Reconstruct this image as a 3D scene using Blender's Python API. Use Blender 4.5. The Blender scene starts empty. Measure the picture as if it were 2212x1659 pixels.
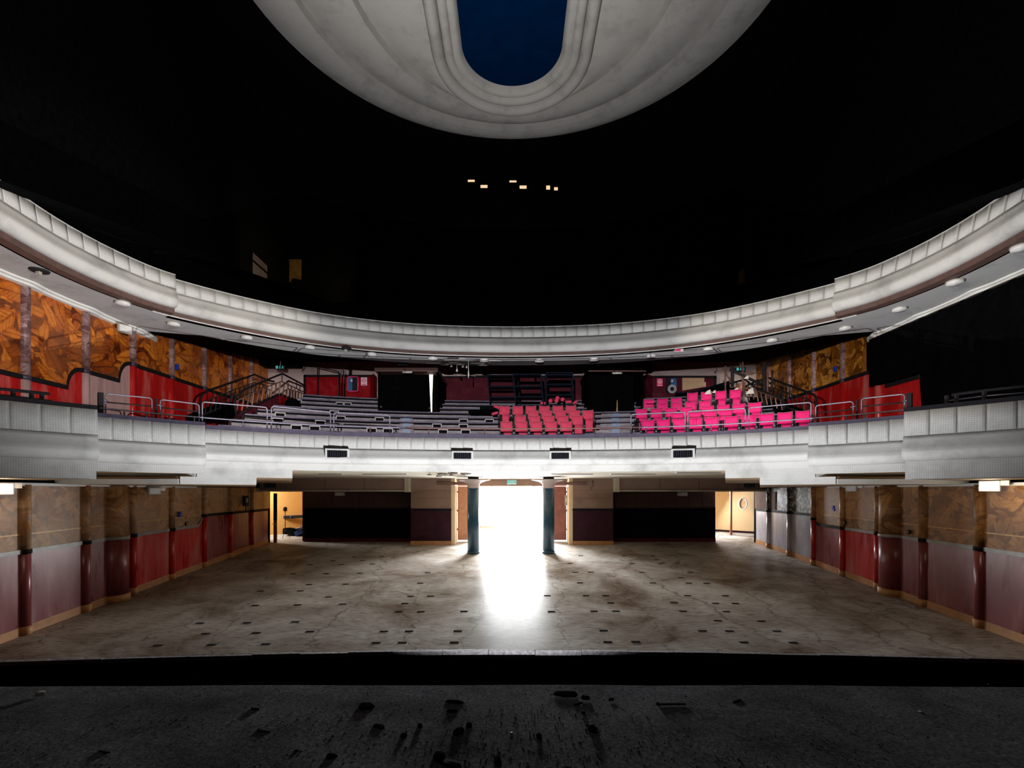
import bpy, math, random
from mathutils import Vector, Matrix
R = random.Random(7)
scene = bpy.context.scene
COL = scene.collection

# ------------------------------------------------------------------ camera
F, CX, HY, ZC = 1100.0, 1106.0, 1062.0, 3.14      # focal length (px), centre, horizon row, eye height
cam = bpy.data.cameras.new('camera')
cam.sensor_fit = 'HORIZONTAL'; cam.sensor_width = 36.0
cam.lens = 36.0 * F / 2212.0
cam.shift_y = (HY - 829.5) / 2212.0
cam.clip_start = 0.05; cam.clip_end = 200
camo = bpy.data.objects.new('camera', cam); COL.objects.link(camo)
camo.location = (0, 0, ZC); camo.rotation_euler = (math.pi / 2, 0, 0)
scene.camera = camo

# ------------------------------------------------------------------ world, exposure
w = bpy.data.worlds.new('world'); scene.world = w; w.use_nodes = True
w.node_tree.nodes['Background'].inputs[0].default_value = (0.6, 0.7, 1, 1)
w.node_tree.nodes['Background'].inputs[1].default_value = 0.0
vs = scene.view_settings
scene.display_settings.display_device = 'sRGB'
vs.view_transform = 'Standard'; vs.look = 'None'; vs.gamma = 1.0; vs.use_curve_mapping = False
vs.exposure = 0.0
scene.cycles.max_bounces = 6; scene.cycles.diffuse_bounces = 3; scene.cycles.glossy_bounces = 3
scene.cycles.sample_clamp_indirect = 4.0
scene.cycles.caustics_reflective = False; scene.cycles.caustics_refractive = False
scene.cycles.use_denoising = True

# ------------------------------------------------------------------ lights
def area(name, loc, target, sx, sy, power, color, spread=math.pi):
    l = bpy.data.lights.new(name, 'AREA'); l.shape = 'RECTANGLE'; l.size = sx; l.size_y = sy
    l.energy = power; l.color = color; l.spread = spread
    o = bpy.data.objects.new(name, l); COL.objects.link(o); o.location = loc
    o.rotation_euler = (Vector(target) - Vector(loc)).to_track_quat('-Z', 'Y').to_euler()
    return o
def spot(name, loc, target, power, color, deg, blend, rad):
    l = bpy.data.lights.new(name, 'SPOT'); l.energy = power; l.color = color
    l.spot_size = math.radians(deg); l.spot_blend = blend; l.shadow_soft_size = rad
    o = bpy.data.objects.new(name, l); COL.objects.link(o); o.location = loc
    o.rotation_euler = (Vector(target) - Vector(loc)).to_track_quat('-Z', 'Y').to_euler()
    return o
# daylight pouring through the glazed entrance of the foyer
area('foyer_daylight', (0.1, 25.6, ZC - 0.55), (0.1, 20, ZC - 0.75), 2.6, 2.2, 9000, (0.93, 0.97, 1.0))
# daylight in the two side corridors
area('corridor_daylight_left', (-12.6, 23.0, ZC + 0.2), (-9.8, 24.4, ZC - 0.9), 0.5, 0.8, 220, (1, 0.97, 0.92))
area('corridor_daylight_right', (9.3, 24.4, ZC - 0.2), (10.5, 20.9, ZC - 1.4), 0.5, 1.0, 250, (0.95, 0.97, 1))
# added unseen lamps: pit uplight, seat flood, mural spots, ceiling fill, upper corner fill
spot('pit_fill', (0.1, 7.0, ZC - 4.0), (0.1, 14.5, ZC + 6), 5200, (0.93, 0.96, 1.0), 138, 0.6, 0.05)
spot('seat_fill', (-0.8, -2.0, ZC + 1.6), (0, 17, ZC + 3.5), 9500, (1, 0.94, 0.96), 60, 0.35, 0.012)
spot('mural_fill_left', (6.0, -2.0, ZC + 1.6), (-10.4, 12.6, ZC + 4.0), 10500, (1, 0.92, 0.82), 31, 0.5, 0.015)
spot('mural_fill_right', (-6.0, -2.0, ZC + 2.2), (10.4, 15.4, ZC + 3.7), 9000, (1, 0.92, 0.80), 26, 0.5, 0.015)
spot('ceiling_fill', (-3.0, 2.2, ZC - 0.6), (-1.2, 11.0, ZC + 16), 15500, (1, 0.97, 0.94), 56, 1.0, 0.15)  # added to brighten the ceiling rose, with no lamp body
spot('corner_fill', (-8.0, 21.4, ZC + 9.2), (-10.4, 22.8, ZC + 9.8), 130, (1, 0.85, 0.6), 150, 0.3, 0.05)  # added only to brighten the upper left corner

# ------------------------------------------------------------------ projection helpers (pixel + depth -> place)
def P(px, py, Y): return Vector(((px - CX) * Y / F, Y, ZC + (HY - py) * Y / F))
def PX(px, py, X):
    Y = X * F / (px - CX); return Vector((X, Y, ZC + (HY - py) * Y / F))
def PZ(px, py, z):                       # z relative to the eye
    Y = z * F / (HY - py); return Vector(((px - CX) * Y / F, Y, ZC + z))
FH, FV = 4333.0, 975.0                   # raked floor plane
def floor_z(Y): return ZC + (HY - FV) / F * Y - FH / F
def PF(px, py):
    Y = FH / (py - FV); return Vector(((px - CX) * Y / F, Y, floor_z(Y)))

# ------------------------------------------------------------------ mesh builder
class MB:
    def __init__(s): s.v = []; s.f = []; s.uv = []; s.smooth = []
    def face(s, idx, uv=None, smooth=False):
        s.f.append(tuple(idx)); s.uv.append(uv); s.smooth.append(smooth)
    def quad(s, a, b, c, d, uv=None):
        n = len(s.v); s.v += [tuple(a), tuple(b), tuple(c), tuple(d)]; s.face((n, n+1, n+2, n+3), uv)
    def box(s, x0, x1, y0, y1, z0, z1, M=None):
        p = [Vector((x, y, z)) for x in (x0, x1) for y in (y0, y1) for z in (z0, z1)]
        if M is not None: p = [M @ q for q in p]
        n = len(s.v); s.v += [tuple(q) for q in p]
        for q in ((0,1,3,2), (4,6,7,5), (0,4,5,1), (2,3,7,6), (0,2,6,4), (1,5,7,3)):
            s.face([n + i for i in q])
        return s
    def bbox(s, x0, x1, y0, y1, z0, z1, b=0.02, M=None):      # box with chamfered vertical+horizontal edges
        n = len(s.v); P8 = []
        for sx, X in ((1, x0), (-1, x1)):
            for sy, Y in ((1, y0), (-1, y1)):
                for sz, Z in ((1, z0), (-1, z1)):
                    P8.append((X, Y, Z, sx, sy, sz))
        vs_ = []
        for (X, Y, Z, sx, sy, sz) in P8:
            vs_ += [Vector((X, Y + sy*b, Z + sz*b)), Vector((X + sx*b, Y, Z + sz*b)), Vector((X + sx*b, Y + sy*b, Z))]
        if M is not None: vs_ = [M @ q for q in vs_]
        s.v += [tuple(q) for q in vs_]
        c = lambda i, k: n + i*3 + k
        for k, qs in ((0, ((0,1,3,2), (4,6,7,5))), (1, ((0,4,5,1), (2,3,7,6))), (2, ((0,2,6,4), (1,5,7,3)))):
            for q in qs: s.face([c(i, k) for i in q])
        for (i, j, ka, kb) in ((0,1,0,1),(2,3,0,1),(4,5,0,1),(6,7,0,1),(0,2,0,2),(1,3,0,2),(4,6,0,2),(5,7,0,2),(0,4,1,2),(1,5,1,2),(2,6,1,2),(3,7,1,2)):
            s.face((c(i, ka), c(j, ka), c(j, kb), c(i, kb)))
        for i in range(8): s.face((c(i,0), c(i,1), c(i,2)))
        return s
    def tube(s, pts, r, n=8, closed=False, caps=True):
        pts = [Vector(p) for p in pts]; m = len(pts); rings = []
        up0 = None
        for i, p in enumerate(pts):
            if closed: t = pts[(i+1) % m] - pts[i-1]
            else: t = pts[min(i+1, m-1)] - pts[max(i-1, 0)]
            t = t.normalized() if t.length > 1e-9 else Vector((0, 0, 1))
            if up0 is None:
                up0 = Vector((0, 0, 1)) if abs(t.z) < 0.9 else Vector((1, 0, 0))
            a = t.cross(up0)
            if a.length < 1e-6: a = t.orthogonal()
            a.normalize(); b = a.cross(t).normalized(); up0 = b
            k = len(s.v)
            for j in range(n):
                th = 2*math.pi*j/n; q = p + a*(r*math.cos(th)) + b*(r*math.sin(th)); s.v.append(tuple(q))
            rings.append(k)
        for i in range(m if closed else m-1):
            A, B = rings[i], rings[(i+1) % m]
            for j in range(n):
                s.face((A+j, A+(j+1) % n, B+(j+1) % n, B+j), None, True)
        if caps and not closed:
            s.face([rings[0]+j for j in range(n)][::-1]); s.face([rings[-1]+j for j in range(n)])
        return s
    def lathe(s, prof, c=(0, 0, 0), n=24, sm=True):
        k = len(s.v)
        for (r, z) in prof:
            for j in range(n):
                th = 2*math.pi*j/n; s.v.append((c[0]+r*math.cos(th), c[1]+r*math.sin(th), c[2]+z))
        for i in range(len(prof)-1):
            for j in range(n):
                s.face((k+i*n+j, k+i*n+(j+1) % n, k+(i+1)*n+(j+1) % n, k+(i+1)*n+j), None, sm)
        s.face([k+j for j in range(n)][::-1]); s.face([k+(len(prof)-1)*n+j for j in range(n)])
        return s
    def prism(s, pts, vec):                     # planar polygon extruded by vec
        n = len(s.v); m = len(pts); vec = Vector(vec)
        s.v += [tuple(p) for p in pts] + [tuple(Vector(p)+vec) for p in pts]
        s.face(range(n, n+m)); s.face(range(n+2*m-1, n+m-1, -1))
        for i in range(m):
            j = (i+1) % m; s.face((n+i, n+m+i, n+m+j, n+j))
        return s
    def strip(s, top, bot, vec):                # ruled wall between two polylines, extruded by vec
        vec = Vector(vec); m = len(top); n = len(s.v)
        for arr in (top, bot): s.v += [tuple(p) for p in arr]
        for arr in (top, bot): s.v += [tuple(Vector(p)+vec) for p in arr]
        u = 0.0; us = [0.0]
        for i in range(m-1):
            u += (Vector(bot[i+1])-Vector(bot[i])).length; us.append(u)
        for i in range(m-1):
            T0, T1, B0, B1 = n+i, n+i+1, n+m+i, n+m+i+1
            o = 2*m
            uv = [(us[i], bot[i][2]), (us[i+1], bot[i+1][2]), (us[i+1], top[i+1][2]), (us[i], top[i][2])]
            s.face((B0, B1, T1, T0), uv); s.face((B0+o, T0+o, T1+o, B1+o), [uv[0], uv[3], uv[2], uv[1]])
            s.face((T0, T1, T1+o, T0+o)); s.face((B0, B0+o, B1+o, B1))
        o = 2*m
        for i in (0, m-1): s.face((n+i, n+m+i, n+m+i+o, n+i+o))
        return s
    def mesh(s, name, mat=None, weld=False):
        me = bpy.data.meshes.new(name); me.from_pydata(s.v, [], s.f)
        if any(u is not None for u in s.uv):
            lay = me.uv_layers.new(name='UVMap'); li = 0
            for fi, f in enumerate(s.f):
                for k in range(len(f)):
                    u = s.uv[fi]
                    if u is not None: lay.data[li].uv = u[k]
                    li += 1
        me.polygons.foreach_set('use_smooth', s.smooth)
        if mat: me.materials.append(MATS[mat] if isinstance(mat, str) else mat)
        me.validate(); me.update(); fixn(me); return me
    def build(s, name, mat, parent=None, loc=None, rot=None, **kw):
        return obj(name, s.mesh(name, mat), parent, loc, rot, **kw)
import bmesh
def fixn(me):
    bm = bmesh.new(); bm.from_mesh(me); bmesh.ops.recalc_face_normals(bm, faces=bm.faces); bm.to_mesh(me); bm.free()
def obj(name, me, parent=None, loc=None, rot=None, label=None, cat=None, group=None, kind=None):
    o = bpy.data.objects.new(name, me); COL.objects.link(o)
    if parent: o.parent = parent
    if loc is not None: o.location = loc
    if rot is not None: o.rotation_euler = rot
    return tag(o, label, cat, group, kind)
def tag(o, label=None, cat=None, group=None, kind=None):
    for k, v in (('label', label), ('category', cat), ('group', group), ('kind', kind)):
        if v: o[k] = v
    return o
def thing(name, loc, label, cat, group=None, rz=0, kind=None):
    o = bpy.data.objects.new(name, None); COL.objects.link(o); o.location = loc; o.rotation_euler = (0, 0, rz)
    o.empty_display_size = 0.1
    return tag(o, label, cat, group, kind)
def struct(name, label=None, loc=(0, 0, 0)): return thing(name, loc, label, None, None, 0, 'structure')
def copy_tree(o, parent=None):
    c = o.copy(); COL.objects.link(c)
    if parent: c.parent = parent
    for ch in list(o.children): copy_tree(ch, c)
    return c

# ------------------------------------------------------------------ materials
MATS = {}
def nodes(name):
    m = bpy.data.materials.new(name); m.use_nodes = True; MATS[name] = m
    nt = m.node_tree; return m, nt, nt.nodes['Principled BSDF']
def N(nt, t, **kw):
    n = nt.nodes.new(t)
    for k, v in kw.items():
        if k.startswith('i_'):
            key = k[2:]; n.inputs[int(key) if key.isdigit() else key.replace('_', ' ')].default_value = v
        else: setattr(n, k, v)
    return n
def ramp(nt, fac, stops, interp='LINEAR'):
    r = nt.nodes.new('ShaderNodeValToRGB'); r.color_ramp.interpolation = interp
    e = r.color_ramp.elements
    while len(e) > 1: e.remove(e[-1])
    e[0].position = stops[0][0]; e[0].color = stops[0][1]
    for p, c in stops[1:]:
        x = e.new(p); x.color = c
    nt.links.new(fac, r.inputs[0]); return r
def mixc(nt, fac, a, b, mode='MIX'):
    m = nt.nodes.new('ShaderNodeMix'); m.data_type = 'RGBA'; m.blend_type = mode
    for sock, v in ((m.inputs[0], fac), (m.inputs[6], a), (m.inputs[7], b)):
        if hasattr(v, 'is_output') or hasattr(v, 'links'): nt.links.new(v, sock)
        else: sock.default_value = v
    return m.outputs[2]
def math_(nt, op, a, b=None, c=None):
    n = nt.nodes.new('ShaderNodeMath'); n.operation = op
    for i, v in enumerate((a, b, c)):
        if v is None: continue
        if hasattr(v, 'links'): nt.links.new(v, n.inputs[i])
        else: n.inputs[i].default_value = v
    return n.outputs[0]
def c4(c, k=1.0): return (c[0]*k, c[1]*k, c[2]*k, 1)
def coords(nt, scale=(1, 1, 1), which='Object', rot=(0, 0, 0)):
    tc = nt.nodes.new('ShaderNodeTexCoord'); mp = nt.nodes.new('ShaderNodeMapping')
    mp.inputs['Scale'].default_value = scale; mp.inputs['Rotation'].default_value = rot
    nt.links.new(tc.outputs[which], mp.inputs[0]); return mp.outputs[0]
def noise(nt, vec, scale, detail=4, rough=0.55, dist=0.0):
    n = nt.nodes.new('ShaderNodeTexNoise'); n.inputs['Scale'].default_value = scale
    n.inputs['Detail'].default_value = detail; n.inputs['Roughness'].default_value = rough
    n.inputs['Distortion'].default_value = dist
    nt.links.new(vec, n.inputs['Vector']); return n.outputs['Fac']
def bump(nt, bs, h, strength=0.2, dist=0.01):
    b = nt.nodes.new('ShaderNodeBump'); b.inputs['Strength'].default_value = strength; b.inputs['Distance'].default_value = dist
    nt.links.new(h, b.inputs['Height']); nt.links.new(b.outputs[0], bs.inputs['Normal'])
def simple(name, col, rough=0.6, metal=0.0, var=0.25, scale=6.0, bmp=0.0, spec=0.5):
    m, nt, bs = nodes(name)
    v = coords(nt); f = noise(nt, v, scale)
    r = ramp(nt, f, [(0.3, c4(col, 1-var)), (0.7, c4(col, 1+var*0.6))])
    nt.links.new(r.outputs[0], bs.inputs['Base Color'])
    bs.inputs['Roughness'].default_value = rough; bs.inputs['Metallic'].default_value = metal
    bs.inputs['Specular IOR Level'].default_value = spec
    if bmp: bump(nt, bs, noise(nt, v, scale*6), bmp)
    return m
def emit(name, col, s):
    m, nt, bs = nodes(name)
    v = coords(nt); f = noise(nt, v, 5.0)
    r = ramp(nt, f, [(0.2, c4(col, 0.93)), (0.8, c4(col))])
    nt.links.new(r.outputs[0], bs.inputs['Emission Color']); bs.inputs['Emission Strength'].default_value = s
    bs.inputs['Base Color'].default_value = c4(col)
    return m
def plaster(name, col, dots=0.0, rough=0.75, dirt=0.35):
    m, nt, bs = nodes(name); v = coords(nt)
    f = noise(nt, v, 1.3, 6, 0.65); g = noise(nt, v, 22, 3)
    r = ramp(nt, f, [(0.28, c4(col, 1-dirt)), (0.5, c4(col)), (0.8, c4(col, 1.06))])
    colr = mixc(nt, math_(nt, 'MULTIPLY', g, 0.25), r.outputs[0], c4(col, 0.6))
    h = g
    if dots:
        uv = coords(nt, (dots, dots, 1), 'UV'); sx = nt.nodes.new('ShaderNodeSeparateXYZ'); nt.links.new(uv, sx.inputs[0])
        dx = math_(nt, 'SUBTRACT', math_(nt, 'FRACT', sx.outputs[0]), 0.5); dy = math_(nt, 'SUBTRACT', math_(nt, 'FRACT', sx.outputs[1]), 0.5)
        d = math_(nt, 'ADD', math_(nt, 'MULTIPLY', dx, dx), math_(nt, 'MULTIPLY', dy, dy))
        k = math_(nt, 'LESS_THAN', d, 0.05)
        colr = mixc(nt, math_(nt, 'MULTIPLY', k, 0.55), colr, c4(col, 0.3))
    nt.links.new(colr, bs.inputs['Base Color']); bs.inputs['Roughness'].default_value = rough
    bump(nt, bs, h, 0.15, 0.01)
    return m
def worn_paint(name, col, worn, rough=0.3, amount=0.5, streak=True, chip=0.72, spec=0.5):
    m, nt, bs = nodes(name); bs.inputs['Specular IOR Level'].default_value = spec; v = coords(nt, (1, 1, 0.18 if streak else 1)); v2 = coords(nt)
    f = noise(nt, v, 3.0, 6, 0.6); g = noise(nt, v2, 9, 8, 0.7)
    r = ramp(nt, f, [(0.35, c4(col, 0.75)), (0.52, c4(col)), (0.72, c4([a*(1-amount)+b*amount for a, b in zip(col, worn)]))])
    ch = ramp(nt, g, [(chip, (0, 0, 0, 1)), (chip+0.015, (1, 1, 1, 1))])
    colr = mixc(nt, ch.outputs[0], r.outputs[0], c4(worn))
    nt.links.new(colr, bs.inputs['Base Color'])
    rr = ramp(nt, f, [(0.3, c4((rough*0.8,)*3)), (0.7, c4((rough*1.35,)*3))]); nt.links.new(rr.outputs[0], bs.inputs['Roughness'])
    bump(nt, bs, g, 0.12, 0.01)
    return m
def mural(name, dark, mid, light, plane='YZ', fan=True, spec=0.3, rough=0.42, scale=1.0, fade=0.0, pale=(0.62, 0.36, 0.24)):
    # painted jungle: overlapping leaf shapes from distorted stretched cells, veins, soft light patches
    m, nt, bs = nodes(name)
    tc = nt.nodes.new('ShaderNodeTexCoord'); sp = nt.nodes.new('ShaderNodeSeparateXYZ'); nt.links.new(tc.outputs['Object'], sp.inputs[0])
    cb = nt.nodes.new('ShaderNodeCombineXYZ'); nt.links.new(sp.outputs[1], cb.inputs[0]); nt.links.new(sp.outputs[2], cb.inputs[1])
    base = cb.outputs[0]
    def leaf_layer(sc, la, lb, off, rotr):
        # one leaf per cell: random turn, tapered outline, midrib and herringbone veins
        mp = nt.nodes.new('ShaderNodeMapping'); mp.inputs['Scale'].default_value = (sc, sc, 1); mp.inputs['Location'].default_value = (off, off*0.7, 0)
        nz = nt.nodes.new('ShaderNodeTexNoise'); nz.inputs['Scale'].default_value = 1.2; nz.inputs['Detail'].default_value = 2; nt.links.new(base, nz.inputs['Vector'])
        add = nt.nodes.new('ShaderNodeVectorMath'); add.operation = 'MULTIPLY_ADD'; nt.links.new(nz.outputs['Color'], add.inputs[0]); add.inputs[1].default_value = (0.35, 0.35, 0); nt.links.new(base, add.inputs[2])
        nt.links.new(add.outputs[0], mp.inputs[0])
        vo = nt.nodes.new('ShaderNodeTexVoronoi'); vo.voronoi_dimensions = '2D'; vo.feature = 'F1'; vo.inputs['Scale'].default_value = 1.0; nt.links.new(mp.outputs[0], vo.inputs['Vector'])
        lc = nt.nodes.new('ShaderNodeVectorMath'); lc.operation = 'SUBTRACT'; nt.links.new(mp.outputs[0], lc.inputs[0]); nt.links.new(vo.outputs['Position'], lc.inputs[1])
        rc = nt.nodes.new('ShaderNodeSeparateColor'); nt.links.new(vo.outputs['Color'], rc.inputs[0])
        vr = nt.nodes.new('ShaderNodeVectorRotate'); vr.rotation_type = 'Z_AXIS'; nt.links.new(lc.outputs[0], vr.inputs['Vector'])
        nt.links.new(math_(nt, 'ADD', math_(nt, 'MULTIPLY', rc.outputs[0], rotr), off), vr.inputs['Angle'])
        xy = nt.nodes.new('ShaderNodeSeparateXYZ'); nt.links.new(vr.outputs[0], xy.inputs[0]); x, y = xy.outputs[0], math_(nt, 'ABSOLUTE', xy.outputs[1])
        wdt = math_(nt, 'MULTIPLY', math_(nt, 'SUBTRACT', 1.0, math_(nt, 'MULTIPLY', x, 0.9)), lb)
        ex = math_(nt, 'POWER', math_(nt, 'DIVIDE', math_(nt, 'ABSOLUTE', x), la), 2.0); ey = math_(nt, 'POWER', math_(nt, 'DIVIDE', y, wdt), 2.0)
        d = math_(nt, 'ADD', ex, ey)
        mask = ramp(nt, d, [(0.80, (1, 1, 1, 1)), (1.0, (0, 0, 0, 1))])
        vein = ramp(nt, math_(nt, 'FRACT', math_(nt, 'MULTIPLY', math_(nt, 'ADD', x, math_(nt, 'MULTIPLY', y, -1.1)), 9.0)), [(0.0, (0.45, 0.45, 0.45, 1)), (0.2, (1, 1, 1, 1)), (1.0, (0.75, 0.75, 0.75, 1))])
        rib = ramp(nt, y, [(0.010, (0.55, 0.55, 0.55, 1)), (0.03, (1, 1, 1, 1))])
        shade = math_(nt, 'MULTIPLY', math_(nt, 'MULTIPLY', vein.outputs[0], rib.outputs[0]), math_(nt, 'ADD', math_(nt, 'MULTIPLY', rc.outputs[1], 0.62), 0.30))
        edge = ramp(nt, d, [(0.55, (1, 1, 1, 1)), (0.9, (0.6, 0.6, 0.6, 1))])
        return mask.outputs[0], math_(nt, 'MULTIPLY', shade, edge.outputs[0])
    big = noise(nt, base, 0.55, 3)
    fac = math_(nt, 'MULTIPLY', noise(nt, base, 2.5, 4), 0.35)
    for (sc, la, lb, off, rotr) in ((4.6*scale, .60, .26, 5.0, 5.0), (3.1*scale, .58, .30, 2.2, 3.0), (2.2*scale, .62, .20, 8.4, 2.2), (1.5*scale, .50, .22, 0.7, 4.0)):
        mk, va = leaf_layer(sc, la, lb, off, rotr)
        mx = nt.nodes.new('ShaderNodeMix'); mx.data_type = 'FLOAT'; nt.links.new(math_(nt, 'MULTIPLY', mk, 0.9), mx.inputs[0]); nt.links.new(fac, mx.inputs[2]); nt.links.new(va, mx.inputs[3]); fac = mx.outputs[0]
    fac = math_(nt, 'ADD', math_(nt, 'MULTIPLY', fac, 1.25), math_(nt, 'SUBTRACT', math_(nt, 'MULTIPLY', big, 1.0), 0.62))
    r = ramp(nt, fac, [(0.05, c4(dark)), (0.38, c4(mid)), (0.85, c4(light))])
    colr = r.outputs[0]
    weave = noise(nt, coords(nt, (60, 60, 60)), 1.0, 2)
    colr = mixc(nt, math_(nt, 'MULTIPLY', weave, 0.35), colr, c4(dark))
    worn = ramp(nt, noise(nt, base, 5.0, 7, 0.75), [(0.36, (0.75, 0.75, 0.75, 1)), (0.5, (0.25, 0.25, 0.25, 1)), (0.62, (0, 0, 0, 1))])
    colr = mixc(nt, math_(nt, 'MULTIPLY', worn.outputs[0], 0.8), colr, c4(dark, 1.6))
    if fade:
        fz = ramp(nt, noise(nt, base, 0.8, 6, 0.7), [(0.42, (0, 0, 0, 1)), (0.62, (fade, fade, fade, 1))])
        colr = mixc(nt, fz.outputs[0], colr, c4(pale))
    nt.links.new(colr, bs.inputs['Base Color']); bs.inputs['Roughness'].default_value = rough; bs.inputs['Specular IOR Level'].default_value = spec
    bump(nt, bs, weave, 0.1, 0.005)
    return m

plaster('fascia', (0.62, 0.60, 0.57)); plaster('fascia_perforated', (0.60, 0.58, 0.55), dots=28)
plaster('fascia_panel', (0.56, 0.545, 0.52), dots=26)
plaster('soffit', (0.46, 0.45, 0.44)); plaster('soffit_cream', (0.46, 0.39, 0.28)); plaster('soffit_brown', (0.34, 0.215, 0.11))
plaster('dome_plaster', (0.37, 0.35, 0.325), rough=0.8, dirt=0.3)
plaster('cornice_white', (0.72, 0.71, 0.68), dirt=0.2)
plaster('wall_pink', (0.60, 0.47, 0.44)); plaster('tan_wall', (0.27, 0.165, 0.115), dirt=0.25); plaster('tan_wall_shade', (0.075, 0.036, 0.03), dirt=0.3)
plaster('yellow_wall', (0.72, 0.38, 0.10), dirt=0.15); plaster('cream_wall', (0.85, 0.62, 0.36), dirt=0.1); plaster('white_wall', (0.85, 0.84, 0.82), dirt=0.1)
simple('band_brown', (0.10, 0.055, 0.045), 0.6); simple('unlit_black', (0.0022, 0.0022, 0.0024), 0.9, var=0.5, spec=0.02)  # unlit ceiling, upper walls and pit kept dark by a black colour
simple('black_cloth', (0.002, 0.002, 0.0024), 0.95, var=0.4, spec=0.02)
simple('rail_black', (0.012, 0.011, 0.014), 0.75, spec=0.12); simple('cap_slate', (0.045, 0.038, 0.068), 0.45, var=0.3)
simple('iron', (0.02, 0.018, 0.02), 0.75, spec=0.12); simple('steel_tube', (0.15, 0.14, 0.18), 0.4, 0.5); simple('rust_tube', (0.14, 0.065, 0.052), 0.6, 0.2)
simple('rail_grey', (0.30, 0.29, 0.27), 0.4, var=0.3)
worn_paint('dado_red', (0.50, 0.016, 0.012), (0.60, 0.33, 0.30), 0.28, 0.55)
worn_paint('dado_red_upper', (0.50, 0.012, 0.012), (0.62, 0.42, 0.40), 0.26, 0.35)
worn_paint('dado_mauve_sheen', (0.24, 0.05, 0.055), (0.42, 0.24, 0.24), 0.30, 0.55)  # mauve reflection on the red dado put into its colour
worn_paint('dado_faded', (0.52, 0.33, 0.34), (0.10, 0.02, 0.02), 0.28, 0.25, True, 0.68)
worn_paint('dado_pale_sheen', (0.42, 0.40, 0.47), (0.60, 0.60, 0.68), 0.24, 0.6, True, 0.8)  # glare of the corridor light put into the red dado's colour
worn_paint('maroon', (0.085, 0.011, 0.020), (0.40, 0.18, 0.17), 0.7, 0.10, False, 0.71, 0.08)
worn_paint('maroon_dark', (0.035, 0.009, 0.016), (0.12, 0.05, 0.06), 0.6, 0.2, False, 0.85, 0.15)
worn_paint('near_black_dado', (0.004, 0.002, 0.0045), (0.02, 0.01, 0.02), 0.8, 0.3, False, 0.9, 0.08)
worn_paint('red_block', (0.27, 0.006, 0.010), (0.60, 0.30, 0.26), 0.7, 0.08, False, 0.70, 0.06)
worn_paint('skirting', (0.52, 0.24, 0.09), (0.20, 0.10, 0.05), 0.5, 0.5, False, 0.8)
mural('mural_left', (0.07, 0.012, 0.002), (0.50, 0.105, 0.008), (1.0, 0.34, 0.03), scale=0.8, fade=0.3, pale=(0.55, 0.20, 0.08))
mural('mural_right', (0.045, 0.014, 0.002), (0.42, 0.14, 0.012), (0.88, 0.42, 0.08), scale=0.9)
mural('mural_pilaster', (0.10, 0.05, 0.05), (0.30, 0.17, 0.17), (0.50, 0.38, 0.40), scale=1.6)
mural('burlap_left', (0.14, 0.062, 0.022), (0.38, 0.165, 0.052), (0.60, 0.32, 0.13), fade=0.4, pale=(0.48, 0.36, 0.25), rough=0.5)
mural('burlap_right', (0.13, 0.055, 0.018), (0.38, 0.17, 0.05), (0.60, 0.31, 0.11), rough=0.5)
worn_paint('burlap_sheen', (0.06, 0.058, 0.056), (0.55, 0.54, 0.53), 0.5, 0.8, True, 0.52, 0.12)  # sheen on the cloth painted as pale mottling
simple('stripe_gold', (0.62, 0.32, 0.07), 0.45, var=0.3, scale=20)
simple('column_blue', (0.028, 0.085, 0.135), 0.28, var=0.3, scale=4); plaster('capital', (0.50, 0.40, 0.36))
simple('door_red', (0.20, 0.07, 0.055), 0.4, var=0.3); simple('door_orange', (0.42, 0.20, 0.11), 0.45, var=0.2); simple('lintel_wood', (0.14, 0.06, 0.045), 0.5)
simple('frame_white', (0.7, 0.66, 0.6), 0.5); simple('metal_chrome', (0.6, 0.58, 0.56), 0.25, 0.9)
simple('seat_coral', (0.72, 0.046, 0.115), 0.75, var=0.25, scale=9); simple('seat_magenta_lit', (0.88, 0.004, 0.185), 0.7, var=0.22, scale=9)  # right block: magenta tint of the light put into the fabric colour
simple('seat_edge', (0.30, 0.24, 0.20), 0.6); simple('seat_iron', (0.012, 0.011, 0.013), 0.75, spec=0.12)
simple('rack_blue', (0.002, 0.006, 0.016), 0.75, spec=0.12)
simple('white_lamp', (0.66, 0.65, 0.63), 0.4); simple('grey_lamp', (0.36, 0.34, 0.30), 0.45); emit('lamp_bright', (1.0, 0.93, 0.80), 1.3)
simple('sign_dark', (0.01, 0.02, 0.02), 0.75, spec=0.12); emit('sign_teal', (0.10, 0.55, 0.52), 0.35); simple('sign_pale', (0.45, 0.75, 0.72), 0.4); simple('sign_dim', (0.02, 0.06, 0.055), 0.4)
simple('blue_box', (0.01, 0.05, 0.55), 0.35); simple('cabinet_blue', (0.03, 0.13, 0.28), 0.4); simple('sign_pink', (0.85, 0.03, 0.16), 0.5); simple('sign_white', (0.85, 0.70, 0.75), 0.5); simple('hose_white', (0.55, 0.55, 0.6), 0.5)
simple('wood_tan', (0.62, 0.40, 0.23), 0.6, var=0.2, scale=3); simple('wood_brown', (0.26, 0.11, 0.06), 0.6); simple('paper_white', (0.75, 0.70, 0.62), 0.7)
simple('panel_brown', (0.28, 0.12, 0.05), 0.45, var=0.3, scale=2); simple('panel_grey_brown', (0.15, 0.10, 0.08), 0.8, var=0.2, scale=3, spec=0.03)
simple('dome_blue', (0.0003, 0.010, 0.040), 0.9, var=0.2, scale=2, spec=0.0)
emit('port_glow', (1.0, 0.66, 0.38), 0.95); emit('day_glow', (1.0, 0.99, 0.97), 2.6); emit('slit_glow', (1.0, 0.90, 0.74), 2.2); emit('yellow_glow', (1.0, 0.96, 0.60), 0.9); emit('tan_glow', (1.0, 0.84, 0.70), 0.85)  # last two give the foyer counter an added glow
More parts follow.
